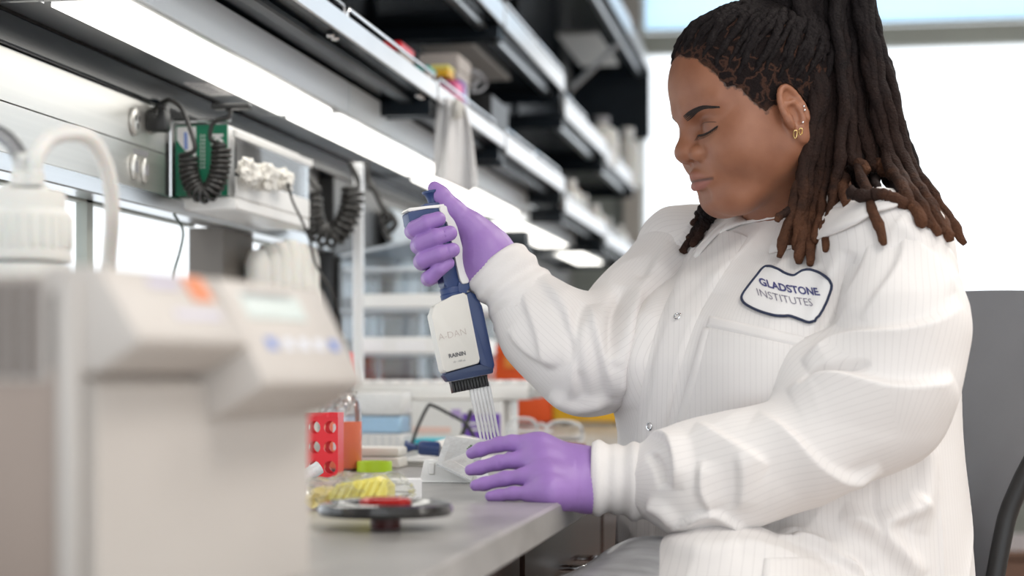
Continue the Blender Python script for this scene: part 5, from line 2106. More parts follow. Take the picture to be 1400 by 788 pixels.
# open neck
G.ell(nkb + N_AX * 0.012 + np.array([0, 0, 0.045]), (0.076, 0.074, 0.062), None, 0.006, 's')
G.add(lambda X, Y, Z: Z * 1.0 - 1.262 + 0 * X + 0 * Y, (0, 1.7, 1.2), (0.7, 2.5, 1.3), 0.004, 'i')
V, Fq = G.mesh()
V = relax(V, Fq, 2, 0.5)
tors_lines = [
    ([(965, 305), (935, 380), (905, 470), (886, 580), (874, 690)], 16, 0.007, 'step'),
    ([(905, 330), (893, 400), (872, 470), (862, 560)], 18, 0.010, 'ridge'),
    ([(925, 330), (912, 420), (893, 500), (880, 600)], 11, -0.006, 'ridge'),
    ([(1165, 345), (1143, 400), (1120, 460), (1104, 530)], 11, -0.012, 'ridge'),
    ([(1150, 345), (1126, 410), (1108, 460)], 10, 0.005, 'ridge'),
    ([(1010, 300), (990, 350), (975, 400)], 14, 0.005, 'ridge'),
    ([(1100, 330), (1080, 360), (1050, 368)], 12, 0.004, 'ridge'),
    ([(1060, 735), (1120, 748), (1185, 788)], 15, 0.014, 'step'),
    ([(1150, 700), (1200, 725), (1260, 790)], 14, 0.013, 'ridge'),
    ([(1120, 760), (1170, 765), (1195, 790)], 10, -0.008, 'ridge'),
    ([(1200, 715), (1240, 700), (1262, 680)], 12, 0.012, 'ridge'),
    ([(1262, 600), (1268, 660), (1255, 730)], 14, 0.008, 'ridge'),
    ([(1196, 640), (1196, 700), (1205, 745)], 5, -0.004, 'ridge'),
    ([(990, 745), (1060, 752), (1120, 790)], 12, 0.006, 'ridge'),
    ([(900, 740), (960, 752), (1010, 748)], 16, 0.006, 'ridge'),
    ([(1225, 300), (1255, 330), (1272, 370)], 13, 0.005, 'ridge'),
]
V = drape(V, Fq, (0.25, 0, 1), 0.0045, 0.10, 3, 4.0)
V = folds(V, Fq, tors_lines)
dxy = V[:, :2] - TC
ang_ = np.arctan2(dxy @ N_AX[:2], dxy @ S_AX[:2])
stripe = ang_ * 0.205
me = to_mesh('lab_coat', w_of(V), Fq)
set_attr(me, 'stripe', stripe)
coat = link_mesh('lab_coat', me, cloth, person, 180)
coat['label'] = 'white pinstriped lab coat'
TORSO_V, TORSO_F = V, Fq


def sleeve(pts, rs, extra, lines, box, axis_pts, k=0.03, along=(1, 0, 0.5), seed=1):
    lo, hi = box
    G = Grid(lin(lo[0], hi[0], STEP), lin(lo[1], hi[1], STEP), lin(lo[2], hi[2], STEP))
    G.chain(pts, rs, k)
    for a_, b_, ra, rb in extra:
        G.cone(a_, b_, ra, rb, 0.035)
    V, Fq = G.mesh()
    V = relax(V, Fq, 2, 0.5)
    V = drape(V, Fq, along, 0.0042, 0.10, seed, 3.0)
    V = folds(V, Fq, lines)
    # stripes run along the arm: angle about the nearest limb axis
    best = np.full(len(V), 1e9)
    st = np.zeros(len(V))
    ref = None
    for a_, b_ in zip(axis_pts[:-1], axis_pts[1:]):
        ab = b_ - a_
        L_ = np.linalg.norm(ab)
        t_ = ab / L_
        r0 = np.cross(t_, N_AX if abs(t_ @ N_AX) < 0.9 else S_AX)
        r0 /= np.linalg.norm(r0)
        r1 = np.cross(t_, r0)
        q = V - a_
        al = np.clip(q @ t_, 0, L_)
        d = q - al[:, None] * t_
        dist = np.linalg.norm(d, axis=1)
        an = np.arctan2(d @ r1, d @ r0)
        u = dist < best
        best[u] = dist[u]
        st[u] = an[u] * 0.07
    me = to_mesh('sleeve', w_of(V), Fq)
    set_attr(me, 'stripe', st)
    link_mesh('sleeve', me, cloth, coat, 180)
    return V, Fq


near_lines = [
    ([(1099, 500), (1130, 478), (1172, 464), (1254, 452), (1318, 420)], 26, 0.014, 'pets'),
    ([(1095, 527), (1126, 509), (1190, 499)], 5, -0.013, 'ridge'),
    ([(1078, 540), (1110, 524), (1154, 521), (1222, 533), (1277, 528), (1304, 517)], 26, 0.014, 'pets'),
    ([(1200, 310), (1182, 375), (1140, 440)], 24, 0.008, 'step'),
    ([(1240, 310), (1228, 370), (1180, 440)], 20, 0.006, 'step'),
    ([(1245, 330), (1285, 365), (1305, 400)], 16, 0.006, 'pets'),
    ([(1035, 566), (1081, 600), (1126, 642), (1165, 656), (1205, 640)], 22, 0.012, 'pets'),
    ([(950, 580), (999, 608), (1050, 640)], 20, 0.008, 'pets'),
    ([(878, 604), (896, 596), (918, 606), (926, 640), (922, 668)], 11, 0.012, 'step'),
    ([(886, 618), (902, 640), (908, 668)], 6, -0.008, 'ridge'),
    ([(884, 690), (905, 698), (928, 720)], 9, 0.010, 'ridge'),
    ([(918, 722), (972, 700), (1026, 726)], 9, 0.012, 'pets'),
    ([(960, 630), (958, 670), (972, 700)], 14, 0.009, 'step'),
    ([(1010, 620), (1015, 660), (1010, 700)], 16, 0.006, 'step'),
]
axn = [near_sh, near_el, A(845, 655, 1.925)]
NV_, NF_ = sleeve([near_sh + np.array([0.006, 0, 0]), A(1236, 450, 1.925), near_el, A(1095, 620, 1.89), A(950, 657, 1.90), A(883, 656, 1.92)], [0.064, 0.066, 0.062, 0.054, 0.055, 0.038],
                  [(A(1236, 512, 1.90), A(1165, 572, 1.89), 0.054, 0.054), (A(1010, 645, 1.885), A(960, 655, 1.89), 0.058, 0.05), (A(1120, 520, 1.93), A(1180, 540, 1.92), 0.05, 0.055)], near_lines,
                  ((0.08, 1.78, 0.84), (0.60, 2.08, 1.30)), axn, along=(0.9, 0, 0.45), seed=4)
far_lines = [
    ([(915, 330), (885, 390), (855, 440), (835, 500)], 20, 0.011, 'step'),
    ([(880, 380), (858, 430), (847, 500), (843, 560)], 12, 0.013, 'ridge'),
    ([(852, 395), (838, 430), (834, 490)], 8, -0.012, 'ridge'),
    ([(806, 418), (818, 470), (836, 540)], 16, 0.011, 'step'),
    ([(795, 415), (786, 470), (797, 545)], 8, -0.009, 'ridge'),
    ([(740, 380), (775, 430), (788, 480), (780, 545)], 18, 0.010, 'step'),
    ([(715, 400), (735, 450), (752, 505)], 16, 0.007, 'step'),
    ([(752, 540), (790, 556), (835, 546)], 8, 0.010, 'ridge'),
    ([(695, 450), (725, 482), (765, 500)], 16, 0.006, 'step'),
]
axf = [far_sh, far_el, A(700, 392, 2.16)]
FV_, FF_ = sleeve([far_sh, A(880, 430, 2.21), far_el, A(742, 445, 2.15), A(715, 410, 2.16)], [0.068, 0.064, 0.059, 0.050, 0.042],
                  [(A(838, 495, 2.14), A(805, 500, 2.13), 0.047, 0.045), (A(762, 470, 2.14), A(800, 497, 2.13), 0.045, 0.046)], far_lines,
                  ((-0.04, 2.02, 0.93), (0.32, 2.40, 1.32)), axf, along=(-0.35, 0, 1), seed=8)

# knitted cuffs
rib_mat = mat('white_rib_knit', (0.80, 0.77, 0.755), 0.85, var=0.02, scale=30, bump=0.2, bscale=400)


def cuff(a_, b_, ra, rb, name='cuff', rings=26, wav=0.0016, seed=0):
    a_, b_ = c2w(a_), c2w(b_)
    ax_ = (b_ - a_).normalized()
    x = ax_.orthogonal().normalized()
    y = ax_.cross(x)
    V_, F_ = [], []
    seg = 96
    rr_ = random.Random(seed)
    ph = [rr_.uniform(0, 6.28) for _ in range(6)]
    prof = []
    for j in range(rings + 1):
        t_ = j / rings
        r = ra + (rb - ra) * t_
        r += 0.0022 * math.sin(t_ * 9 + ph[0]) + 0.0015 * math.sin(t_ * 21 + ph[1])
        prof.append((t_, r))
    prof = [(0.02, ra * 0.86)] + [(0.0, ra * 0.94)] + prof + [(1.0, rb * 0.8)]
    for t_, r in prof:
        c_ = a_.lerp(b_, t_)
        for k in range(seg):
            an = 2 * math.pi * k / seg
            q = r + 0.0004 * math.cos(an * 48) + 0.0018 * math.sin(an * 3 + t_ * 5 + ph[2])
            V_.append(c_ + (x * math.cos(an) + y * math.sin(an)) * q)
    for j in range(len(prof) - 1):
        for k in range(seg):
            F_.append((j * seg + k, j * seg + (k + 1) % seg, (j + 1) * seg + (k + 1) % seg, (j + 1) * seg + k))
    mb = MB()
    mb.data(V_, F_)
    return mb.build(name, rib_mat, coat, smooth=180)


cuff(A(809, 656, 1.925), A(888, 657, 1.92), 0.0380, 0.041, seed=1)
cuff(A(675, 360, 2.165), A(722, 420, 2.155), 0.040, 0.047, seed=2)

# ---- surfaces laid on the coat
cat_V = np.concatenate([TORSO_V, NV_ + 0])
ALLV = np.concatenate([TORSO_V, NV_, FV_])
ALLF = np.concatenate([TORSO_F, NF_ + len(TORSO_V), FF_ + len(TORSO_V) + len(NV_)])
COAT_BVH = bvh_of(ALLV, ALLF)
TORSO_BVH = bvh_of(TORSO_V, TORSO_F)


def laid(name, quad, nu, nv, off, material, parent, th=0.0016, inside=None, bvh=None, rim=0.6, stripe_=True):
    """a patch of cloth over the coat between four corners given in the photo"""
    bvh = bvh or TORSO_BVH
    pts, ok = [], []
    for j in range(nv + 1):
        for i in range(nu + 1):
            u, v = i / nu, j / nv
            a_ = np.array(quad[0]) * (1 - u) + np.array(quad[1]) * u
            b_ = np.array(quad[3]) * (1 - u) + np.array(quad[2]) * u
            q = a_ * (1 - v) + b_ * v
            edge = min(u, 1 - u, v, 1 - v)
            p, n = ray(bvh, q[0], q[1], 0)
            if p is None:
                pts.append(None)
                continue
            o = off * (1.0 if edge > 0.01 else 0.15)
            pts.append((p + n * o, n, q))
    V_, F_, idx, st = [], [], {}, []
    for k, p in enumerate(pts):
        if p is not None:
            idx[k] = len(V_)
            V_.append(p[0])
            st.append(p[2][0] / F * 2.0)
    for j in range(nv):
        for i in range(nu):
            a_ = j * (nu + 1) + i
            q = [a_, a_ + nu + 1, a_ + nu + 2, a_ + 1]
            if all(x in idx for x in q) and max((V_[idx[q[0]]] - V_[idx[q[2]]]).length, (V_[idx[q[1]]] - V_[idx[q[3]]]).length) < 0.04:
                F_.append([idx[x] for x in q])
    mb = MB()
    mb.data(V_, F_)
    o = mb.build(name, material, parent, smooth=180, recalc=False)
    if stripe_:
        # vertex order is kept by MB
        set_attr(o.data, 'stripe', st)
    return o


# button placket
pl_c = [(996, 318), (958, 378), (928, 435), (905, 510), (891, 583), (882, 650), (878, 720), (876, 790)]
V_, F_, st = [], [], []
path = smooth_path([(a_, b_, 0) for a_, b_ in pl_c], 12)
wv = []
for i, p in enumerate(path):
    t_ = i / (len(path) - 1)
    wl = 26 * (1 - t_) + 16 * t_
    for u in np.linspace(-1, 1, 13):
        q, n = ray(TORSO_BVH, p[0] + u * wl, p[1] + u * 7, 0)
        if q is None:
            V_.append(V_[-1] if V_ else W(p[0], p[1], 2))
        else:
            V_.append(q + n * (0.0026 if abs(u) < 0.97 else 0.0002))
        st.append(p[0] / F * 2 + u * 0.02)
for i in range(len(path) - 1):
    for k in range(12):
        a_ = i * 13 + k
        F_.append((a_, a_ + 13, a_ + 14, a_ + 1))
mb = MB()
mb.data(V_, F_)
o = mb.build('placket', cloth, coat, smooth=180, recalc=False)
set_attr(o.data, 'stripe', st)
# snaps
for px, py in ((928, 435), (891, 583), (887, 746)):
    p, n = ray(TORSO_BVH, px, py, 0.0032)
    if p is None:
        continue
    mt = Matrix.Translation(p) @ n.to_track_quat('Z', 'Y').to_matrix().to_4x4()
    MB().lathe([(0.0032, 0), (0.0046, 0), (0.0050, 0.0008), (0.0044, 0.0016), (0.0036, 0.0014), (0.0032, 0.0004)], seg=24, mtx=mt).build('snap', M['chrome'], coat)
# chest pocket: body, hem band and seam
laid('pocket', [(970, 447), (1098, 474), (1082, 590), (922, 588)], 40, 30, 0.0024, cloth, coat)
laid('pocket_hem', [(970, 432), (1102, 461), (1098, 476), (966, 447)], 40, 6, 0.0031, M['plain_cloth'], coat, stripe_=False)
laid('pocket_seam', [(962, 447), (974, 449), (940, 584), (924, 580)], 4, 30, 0.0036, M['plain_cloth'], coat, stripe_=False)
laid('lower_pocket', [(1045, 764), (1110, 762), (1150, 800), (1040, 800)], 20, 10, 0.004, cloth, coat)

# name patch
out_ = [(1053, 366), (1062, 369), (1075, 376), (1086, 379), (1092, 376), (1099, 372), (1110, 371), (1124, 375), (1133, 382), (1136, 391), (1133, 402), (1125, 420), (1115, 436), (1110, 441), (1104, 442), (1092, 438), (1080, 434), (1070, 434), (1058, 433), (1040, 428), (1023, 420), (1016, 413), (1016, 406), (1024, 394), (1035, 380), (1044, 369)]
path = [Vector((a_, b_, 0)) for a_, b_ in out_]
path = smooth_path(path, 4, closed=True)
rim = []
for p in path:
    q, n = ray(TORSO_BVH, p.x, p.y, 0.0026)
    rim.append(q)
ok_ = all(q is not None for q in rim)
if ok_:
    ctr2 = np.array([1076, 405])
    V_, F_ = [], []
    nr = 12
    for r_ in range(nr + 1):
        f_ = r_ / nr
        for p in path:
            q, n = ray(TORSO_BVH, ctr2[0] + (p.x - ctr2[0]) * f_, ctr2[1] + (p.y - ctr2[1]) * f_, 0.0026)
            V_.append(q)
    m_ = len(path)
    for r_ in range(nr):
        for k in range(m_):
            F_.append((r_ * m_ + k, r_ * m_ + (k + 1) % m_, (r_ + 1) * m_ + (k + 1) % m_, (r_ + 1) * m_ + k))
    mb = MB()
    mb.data(V_, F_)
    mb.build('name_patch', mat('white_patch_cloth', (0.80, 0.79, 0.79), 0.75, var=0.02, bump=0.2, bscale=500), coat, smooth=180)
    MB().tube(rim, 0.0016, 8, closed=True).build('patch_border', M['navy_thread'], coat, smooth=180)

    def on_patch(body, size, bold, base, along, slope_fn, material):
        v, f = text_mesh(body, size, bold)
        V_ = []
        for p in v:
            cx_, cy_ = slope_fn(p[0], p[1])
            q, n = ray(TORSO_BVH, cx_, cy_, 0.0031)
            V_.append(q)
        mb = MB()
        mb.data(V_, f)
        o = mb.build('lettering', material, coat, smooth=0, recalc=False)

    # two lines along gently wavy baselines (patch is creased in its middle)
    def line1(x, y):
        x, y = x * 0.93, y * 0.95
        cx_, cy_ = 1080 + x, 397 + 0.17 * x + (3.0 if False else 0) + 3.5 * math.cos(x / 40 * 1.6) - 2.0
        return cx_ - 0.30 * y, cy_ - y

    def line2(x, y):
        x, y = x * 0.95, y * 0.95
        cx_, cy_ = 1074 + x, 411 + 0.19 * x + 3.0 * math.cos(x / 40 * 1.6) - 1.5
        return cx_ - 0.30 * y, cy_ - y
    on_patch('GLADSTONE', 15.2, 0.42, None, None, line1, mat('indigo_print', (0.06, 0.065, 0.20), 0.6))
    on_patch('INSTITUTES', 15.5, -0.12, None, None, line2, mat('grey_violet_print', (0.17, 0.15, 0.22), 0.6))

# collar: a stand and two folded leaves
col_c = np.array([TC[0] + 0.03, TC[1] + 0.040])


def collar():
    V_, F_, st = [], [], []
    na, nr = 72, 12
    for i in range(na + 1):
        # angle from the front (N_AX), round the back
        th = math.radians(24 + (360 - 48) * i / na)
        front = max(0.0, math.cos(th))           # 1 at the front
        back = max(0.0, -math.cos(th))
        dirv = N_AX[:2] * math.cos(th) + S_AX[:2] * math.sin(th)
        # profile: stand up then fold over and down to the leaf edge
        ztop = 1.262 + 0.022 * back - 0.030 * front
        leaf = 0.034 + 0.044 * front ** 1.5
        prof = []
        for j in range(nr + 1):
            t_ = j / nr
            if t_ < 0.3:
                s_ = t_ / 0.3
                r = 0.074 + 0.004 * s_ + 0.012 * front
                z = ztop - 0.028 + 0.028 * s_
            elif t_ < 0.45:
                s_ = (t_ - 0.3) / 0.15
                r = 0.078 + 0.012 * front + 0.008 * (1 - math.cos(s_ * math.pi)) / 2
                z = ztop + 0.004 * math.sin(s_ * math.pi)
            else:
                s_ = (t_ - 0.45) / 0.55
                r = 0.086 + 0.012 * front + leaf * 0.70 * s_
                z = ztop - leaf * 0.66 * s_ * (0.7 + 0.3 * s_)
            prof.append((r, z))
        for r, z in prof:
            V_.append(c2w((col_c[0] + dirv[0] * r, col_c[1] + dirv[1] * r, z)))
            st.append(th * 0.1)
    for i in range(na):
        for j in range(nr):
            a_ = i * (nr + 1) + j
            F_.append((a_, a_ + 1, a_ + nr + 2, a_ + nr + 1))
    # keep the leaves off the cloth below them
    for k, p in enumerate(V_):
        d = (p - CAM)
        h = TORSO_BVH.ray_cast(CAM, d.normalized(), 6)
        if h[0] is not None and (h[0] - CAM).length < d.length + 0.003 and k % (nr + 1) > 5:
            V_[k] = h[0] - d.normalized() * 0.008
    mb = MB()
    mb.data(V_, F_)
    o = mb.build('collar', M['plain_cloth'], coat, smooth=180, recalc=False)
    md = o.modifiers.new('thick', 'SOLIDIFY')
    md.thickness = 0.0035
    md.offset = 0


collar()
# dark shirt showing at the open neck
sh_V, sh_F = [], []
for i in range(25):
    th = math.radians(-75 + 150 * i / 24)
    dirv = N_AX[:2] * math.cos(th) + S_AX[:2] * math.sin(th)
    for r, z in ((0.062, 1.222 - 0.018 * math.cos(th)), (0.078, 1.200 - 0.02 * math.cos(th)), (0.09, 1.165)):
        sh_V.append(c2w((col_c[0] + dirv[0] * r, col_c[1] + dirv[1] * r, z)))
for i in range(24):
    for j in range(2):
        a_ = i * 3 + j
        sh_F.append((a_, a_ + 1, a_ + 4, a_ + 3))
mb = MB()
mb.data(sh_V, sh_F)
mb.build('undershirt', M['black'], person, smooth=180, recalc=False)

# ---- trousers and shoes
G = Grid(lin(-0.12, 0.62, 0.008), lin(1.55, 2.5, 0.008), lin(0.06, 0.95, 0.008))
for hip, kn, ft in KN:
    mid = A(892, 838, 1.885) if kn is KN[0][1] else (hip + kn) / 2 + np.array([0, 0, 0.05])
    G.chain([hip, mid, kn, ft], [0.085, 0.078, 0.064, 0.05], 0.02)
fn, lo, hi = torso_fn([(0.57, 0.19, 0.16, 0, 0), (0.70, 0.20, 0.165, 0, 0), (0.76, 0.2, 0.16, 0, 0)])
G.add(fn, lo, hi, 0.03)
V, Fq = G.mesh()
V = relax(V, Fq, 2, 0.5)
me = to_mesh('trousers', w_of(V), Fq)
o = link_mesh('trousers', me, M['trousers'], person, 180)
o['label'] = 'grey satin trousers'
for hip, kn, ft in KN:
    a_, b_ = c2w(ft - N_AX * 0.02), c2w(ft + N_AX * 0.17 + np.array([0, 0, -0.03]))
    MB().tube(smooth_path([a_, a_.lerp(b_, 0.5) + Vector((0, 0, 0.004)), b_], 5), [0.045] * 5 + [0.044, 0.043, 0.041, 0.037, 0.03, 0.02], 16).build('shoe', M['black'], person, smooth=180)

# ================================================================ gloved hands


def glove(pts_fn, box, label, step=0.0013):
    lo, hi = box
    G = Grid(lin(lo[0], hi[0], step), lin(lo[1], hi[1], step), lin(lo[2], hi[2], step))
    pts_fn(G)
    V, Fq = largest(*G.mesh())
    V = relax(V, Fq, 1, 0.5)
    # fine creases of thin rubber
    N_ = vnormals(V, Fq)
    me = to_mesh('glove', w_of(V), Fq)
    o = link_mesh('glove', me, M['purple'], person, 180)
    o['label'] = label
    return V, Fq


def left_hand(G):
    def f(pts, rs, k=0.004):
        G.chain([A(*p) for p in pts], rs, k)
    # index, middle, ring, little: tip to knuckle
    f([(645, 620, 1.945), (657, 615, 1.94), (682, 608, 1.935), (700, 606, 1.93), (738, 612, 1.925)], [0.0066, 0.0075, 0.0082, 0.0088, 0.0115])
    f([(643, 643, 1.925), (656, 640, 1.925), (682, 633, 1.92), (703, 630, 1.915), (742, 632, 1.91)], [0.0064, 0.0074, 0.0082, 0.0086, 0.0115])
    f([(650, 664, 1.90), (662, 662, 1.90), (690, 655, 1.895), (714, 652, 1.89), (748, 652, 1.89)], [0.0062, 0.0071, 0.0080, 0.0085, 0.0115])
    f([(670, 679, 1.885), (682, 678, 1.885), (702, 675, 1.88), (722, 675, 1.875), (752, 673, 1.87)], [0.0056, 0.0064, 0.0072, 0.0078, 0.0115])
    # back of the hand
    for a_, b_ in (((738, 612, 1.925), (806, 640, 1.935)), ((742, 632, 1.91), (806, 648, 1.93)), ((748, 652, 1.89), (806, 662, 1.92)), ((752, 673, 1.872), (806, 674, 1.91))):
        G.cone(A(*a_), A(*b_), 0.0125, 0.0200, 0.022)
    G.cone(A(764, 678, 1.885), A(796, 676, 1.91), 0.0140, 0.0140, 0.014)
    G.cone(A(798, 656, 1.925), A(836, 656, 1.925), 0.0300, 0.0270, 0.016)
    # thumb on the far side, tucked towards the reservoir
    f([(795, 640, 1.95), (750, 622, 1.985), (712, 625, 2.005), (690, 632, 2.01)], [0.018, 0.0135, 0.0105, 0.0085], 0.012)
    # the web between the fingers and small creases
    for (x_, y_, d_) in ((662, 606, 1.932), (668, 628, 1.92), (674, 650, 1.892), (690, 668, 1.874)):
        for q in range(3):
            a_ = A(x_ + q * 6, y_ - 2, d_ - 0.009)
            G.cone(a_, a_ + np.array([0.001, 0, -0.014]), 0.0007, 0.0007, 0.002, 's')


glove(left_hand, ((-0.06, 1.83, 0.885), (0.12, 2.05, 1.005)), 'purple nitrile glove on the hand resting on the bench')


def right_hand(G):
    def f(pts, rs, k=0.0016):
        G.chain([A(*p) for p in pts], rs, k)
    # fingers: fingertip, joints round the left of the handle, knuckle behind
    f([(599, 300, 2.118), (584, 305, 2.115), (568, 313, 2.125), (565, 316, 2.15), (588, 318, 2.185), (622, 312, 2.20)], [0.0094, 0.0102, 0.0104, 0.0108, 0.0110, 0.0125])
    f([(615, 319, 2.112), (597, 324, 2.108), (577, 333, 2.118), (573, 336, 2.148), (590, 338, 2.185), (624, 332, 2.20)], [0.0092, 0.0102, 0.0106, 0.0108, 0.0112, 0.0125])
    f([(619, 342, 2.112), (601, 347, 2.108), (580, 355, 2.118), (577, 358, 2.148), (594, 358, 2.185), (626, 352, 2.20)], [0.0088, 0.0098, 0.0104, 0.0106, 0.0112, 0.0125])
    f([(613, 360, 2.118), (601, 368, 2.115), (589, 379, 2.122), (586, 381, 2.148), (600, 376, 2.18), (630, 370, 2.195)], [0.0076, 0.0086, 0.0092, 0.0096, 0.0100, 0.0120])
    # palm and heel of the hand behind the handle
    for a_, b_ in (((622, 312, 2.20), (672, 345, 2.175)), ((624, 332, 2.20), (672, 358, 2.17)), ((626, 352, 2.20), (668, 368, 2.17)), ((632, 368, 2.195), (664, 376, 2.17))):
        G.cone(A(*a_), A(*b_), 0.014, 0.021, 0.02)
    G.cone(A(652, 318, 2.160), A(664, 362, 2.155), 0.019, 0.022, 0.02)
    G.cone(A(660, 340, 2.165), A(650, 376, 2.165), 0.024, 0.017, 0.018)
    G.cone(A(666, 352, 2.165), A(700, 388, 2.162), 0.0310, 0.0320, 0.02)
    # thumb pressing the plunger
    f([(594, 257, 2.150), (603, 268, 2.150), (620, 288, 2.152), (640, 308, 2.156), (658, 332, 2.16)], [0.0082, 0.0100, 0.0125, 0.0165, 0.0215], 0.01)
    for q in range(3):
        a_ = A(585 + q * 6, 298, 2.104)
        G.cone(a_, a_ + np.array([0.003, 0, -0.008]), 0.0006, 0.0006, 0.002, 's')
    for (x_, y_) in ((606, 318), (611, 341), (604, 362)):
        a_ = A(x_, y_ - 6, 2.1025)
        G.cone(a_, a_ + np.array([0.002, 0, -0.010]), 0.0006, 0.0006, 0.002, 's')


glove(right_hand, ((-0.14, 2.08, 1.14), (0.01, 2.24, 1.29)), 'purple nitrile glove gripping the pipette')
# ================================================================ multichannel pipette in the right hand
pt = thing('multichannel_pipette', 'white and navy multichannel pipette with a row of long tips, gripped in the right hand', 'pipette', W(672, 600, 2.15))
PD = 2.15
# own frame: along the axis (down), across
o_p = W(604, 290, PD)
down = (W(652, 530, PD) - o_p).normalized()
yaw_p = math.radians(22)
side0 = c2w((math.cos(yaw_p), math.sin(yaw_p), 0))
side = (side0 - down * side0.dot(down)).normalized()
nrm = side.cross(down)
if nrm.y > 0:
    nrm = -nrm
MP = Matrix((side, nrm, down)).transposed().to_4x4()
MP.translation = o_p
kpx = PD / F


def pp(x, n, a_):
    """pipette pixels: across, towards the viewer, down the axis"""
    return Vector((x * kpx, n * kpx, a_ * kpx))


def plate(poly, n0, n1, name, m, bevel=0.002, parent=pt, sm=40):
    mb = MB()
    mb.prism([(x * kpx, a_ * kpx) for x, a_ in poly], 1, n0 * kpx, n1 * kpx, MP, bevel * 0 + bevel)
    return mb.build(name, m, parent, smooth=sm)


def rnd(poly, n=4, r=0.25):
    """round the corners of a polygon"""
    out = []
    m_ = len(poly)
    for i in range(m_):
        p0, p1, p2 = np.array(poly[i - 1], float), np.array(poly[i], float), np.array(poly[(i + 1) % m_], float)
        a_ = p1 + (p0 - p1) * r
        b_ = p1 + (p2 - p1) * r
        for k in range(n + 1):
            t_ = k / n
            out.append(tuple((1 - t_) ** 2 * a_ + 2 * t_ * (1 - t_) * p1 + t_ ** 2 * b_))
    return out


# handle core, front spine, finger hook, plunger
plate(rnd([(-19, -6), (8, -6), (10, 40), (8, 108), (-21, 108), (-20, 40)], 3, 0.15), -13, 10, 'handle', M['navy'], 0.003)
plate(rnd([(-8, -7), (4, -6), (11, 6), (14, 60), (15, 103), (1, 103), (0, 40), (-1, 14), (-8, 2)], 3, 0.25), -8, 15, 'spine', M['white_plastic'], 0.0015)
plate(rnd([(-53, -6), (-20, -6), (0, -4), (-10, 4), (-25, 6), (-36, 12), (-46, 20), (-53, 13)], 3, 0.15), -14, 12, 'finger_hook', M['navy'], 0.001)
plate([(-54, -8), (-50, -11), (-25, -10), (0, -9), (8, -3), (4, 0), (-4, -5), (-25, -6.5), (-50, -6)], -14.5, 13, 'hook_rim', M['white_plastic'], 0.0003)
plate([(-26, -14), (2, -13), (6, -7), (-28, -8)], -8, 9, 'top_cap', M['navy'], 0.001)
plt_ = MP @ Matrix.Translation(pp(-11, 0, -13)) @ Matrix.Rotation(math.pi, 4, 'X')
MB().lathe([(0.0052, 0), (0.0052, 0.002), (0.0056, 0.006), (0.0075, 0.0115), (0.0100, 0.0135), (0.0100, 0.0160), (0, 0.0168)], seg=28, mtx=plt_).build('plunger', M['navy'], pt)
plate(rnd([(12, -6), (19, -6), (20, 24), (15, 26)], 2, 0.2), -6, 8, 'ejector_lever', M['navy'], 0.001)
ct = MP @ Matrix.Translation(pp(-8, -1, 104))
MB().lathe([(0, 0), (0.0130, 0), (0.0135, 0.001), (0.0132, 0.007), (0.0142, 0.008), (0.0138, 0.0165), (0, 0.0165)], seg=32, mtx=ct, sx=1.1, sy=0.9).build('collar', M['navy'], pt)
plate(rnd([(-2, 99), (15, 98), (17, 104), (14, 110), (7, 114), (3, 123), (-4, 123)], 3, 0.2), -9, 12, 'ejector_arm', M['navy'], 0.001)
face = rnd([(-50, 137), (-43, 125), (-14, 116), (3, 115), (6, 118), (6, 213), (-49, 217)], 3, 0.06)
plate(face, -2, 16, 'face_cover', M['off_white'], 0.002)
back = rnd([(-38, 130), (-10, 118), (14, 114), (22, 118), (27, 132), (28, 222), (22, 229), (-36, 228), (-38, 216)], 3, 0.10)
plate(back, -22, -2.5, 'housing', M['navy'], 0.002)
side_edge = rnd([(7, 115), (16, 115), (22, 120), (27, 134), (28, 222), (22, 229), (7, 215)], 2, 0.12)
plate(side_edge, -2, 10, 'side_cover', M['navy'], 0.002)
plate(rnd([(-49, 218.5), (6, 214.5), (24, 224), (22, 230), (-43, 230)], 2, 0.10), -2, 14, 'lower_bar', mat('slate_blue_plastic', (0.03, 0.05, 0.12), 0.4), 0.001)
for k in range(12):
    x = -37 + 4.5 * k
    plate([(x, 231), (x + 3.9, 231), (x + 3.7, 246), (x + 0.2, 246)], -4, 5, 'nozzle', M['black'], 0.0004)
MB().box((-37 * kpx, -0.004, 230.2 * kpx), (17 * kpx, 0.004, 233 * kpx), 0, MP).build('nozzle_bar', M['black'], pt, smooth=0)
for k in range(6):
    x = -9 + 5.2 * k
    t0 = MP @ Matrix.Translation(pp(x, 0, 240))
    L1, L2 = 27 * kpx, 52 * kpx
    MB().lathe([(0.0023, 0), (0.0026, 0.002), (0.0026, L1 * 0.6), (0.0025, L1), (0.0021, L1 + 0.002), (0.0018, L1 + L2 * 0.7), (0.0012, L1 + L2)], seg=14, mtx=t0).build('pipette_tip', M['tip_clear'], pt)
# writing on the face
zf = 16 * kpx + 0.0006


def face_text(body, size, x, a_, m, bold=0.0, tilt=0.0):
    mt = MP @ Matrix.Translation(Vector((x * kpx, zf, a_ * kpx))) @ Matrix(((1, 0, 0), (0, 0, 1), (0, -1, 0))).to_4x4() @ Matrix.Rotation(tilt, 4, 'Z')
    v, f = text_mesh(body, size, bold)
    mb = MB()
    mb.data([Vector(p) for p in v], f, mt)
    mb.build('lettering', m, pt, smooth=0, recalc=False)


face_text('A-DAN', 0.0118, -26, 168, mat('faded_pen_ink', (0.50, 0.42, 0.39), 0.7), -0.0003, 0.03)
face_text('RAININ', 0.0068, -25, 196, mat('dark_grey_print', (0.12, 0.12, 0.13), 0.6), 0.0002)
face_text('10 - 100 uL', 0.0036, -24, 205, mat('grey_face_print', (0.35, 0.35, 0.36), 0.6))

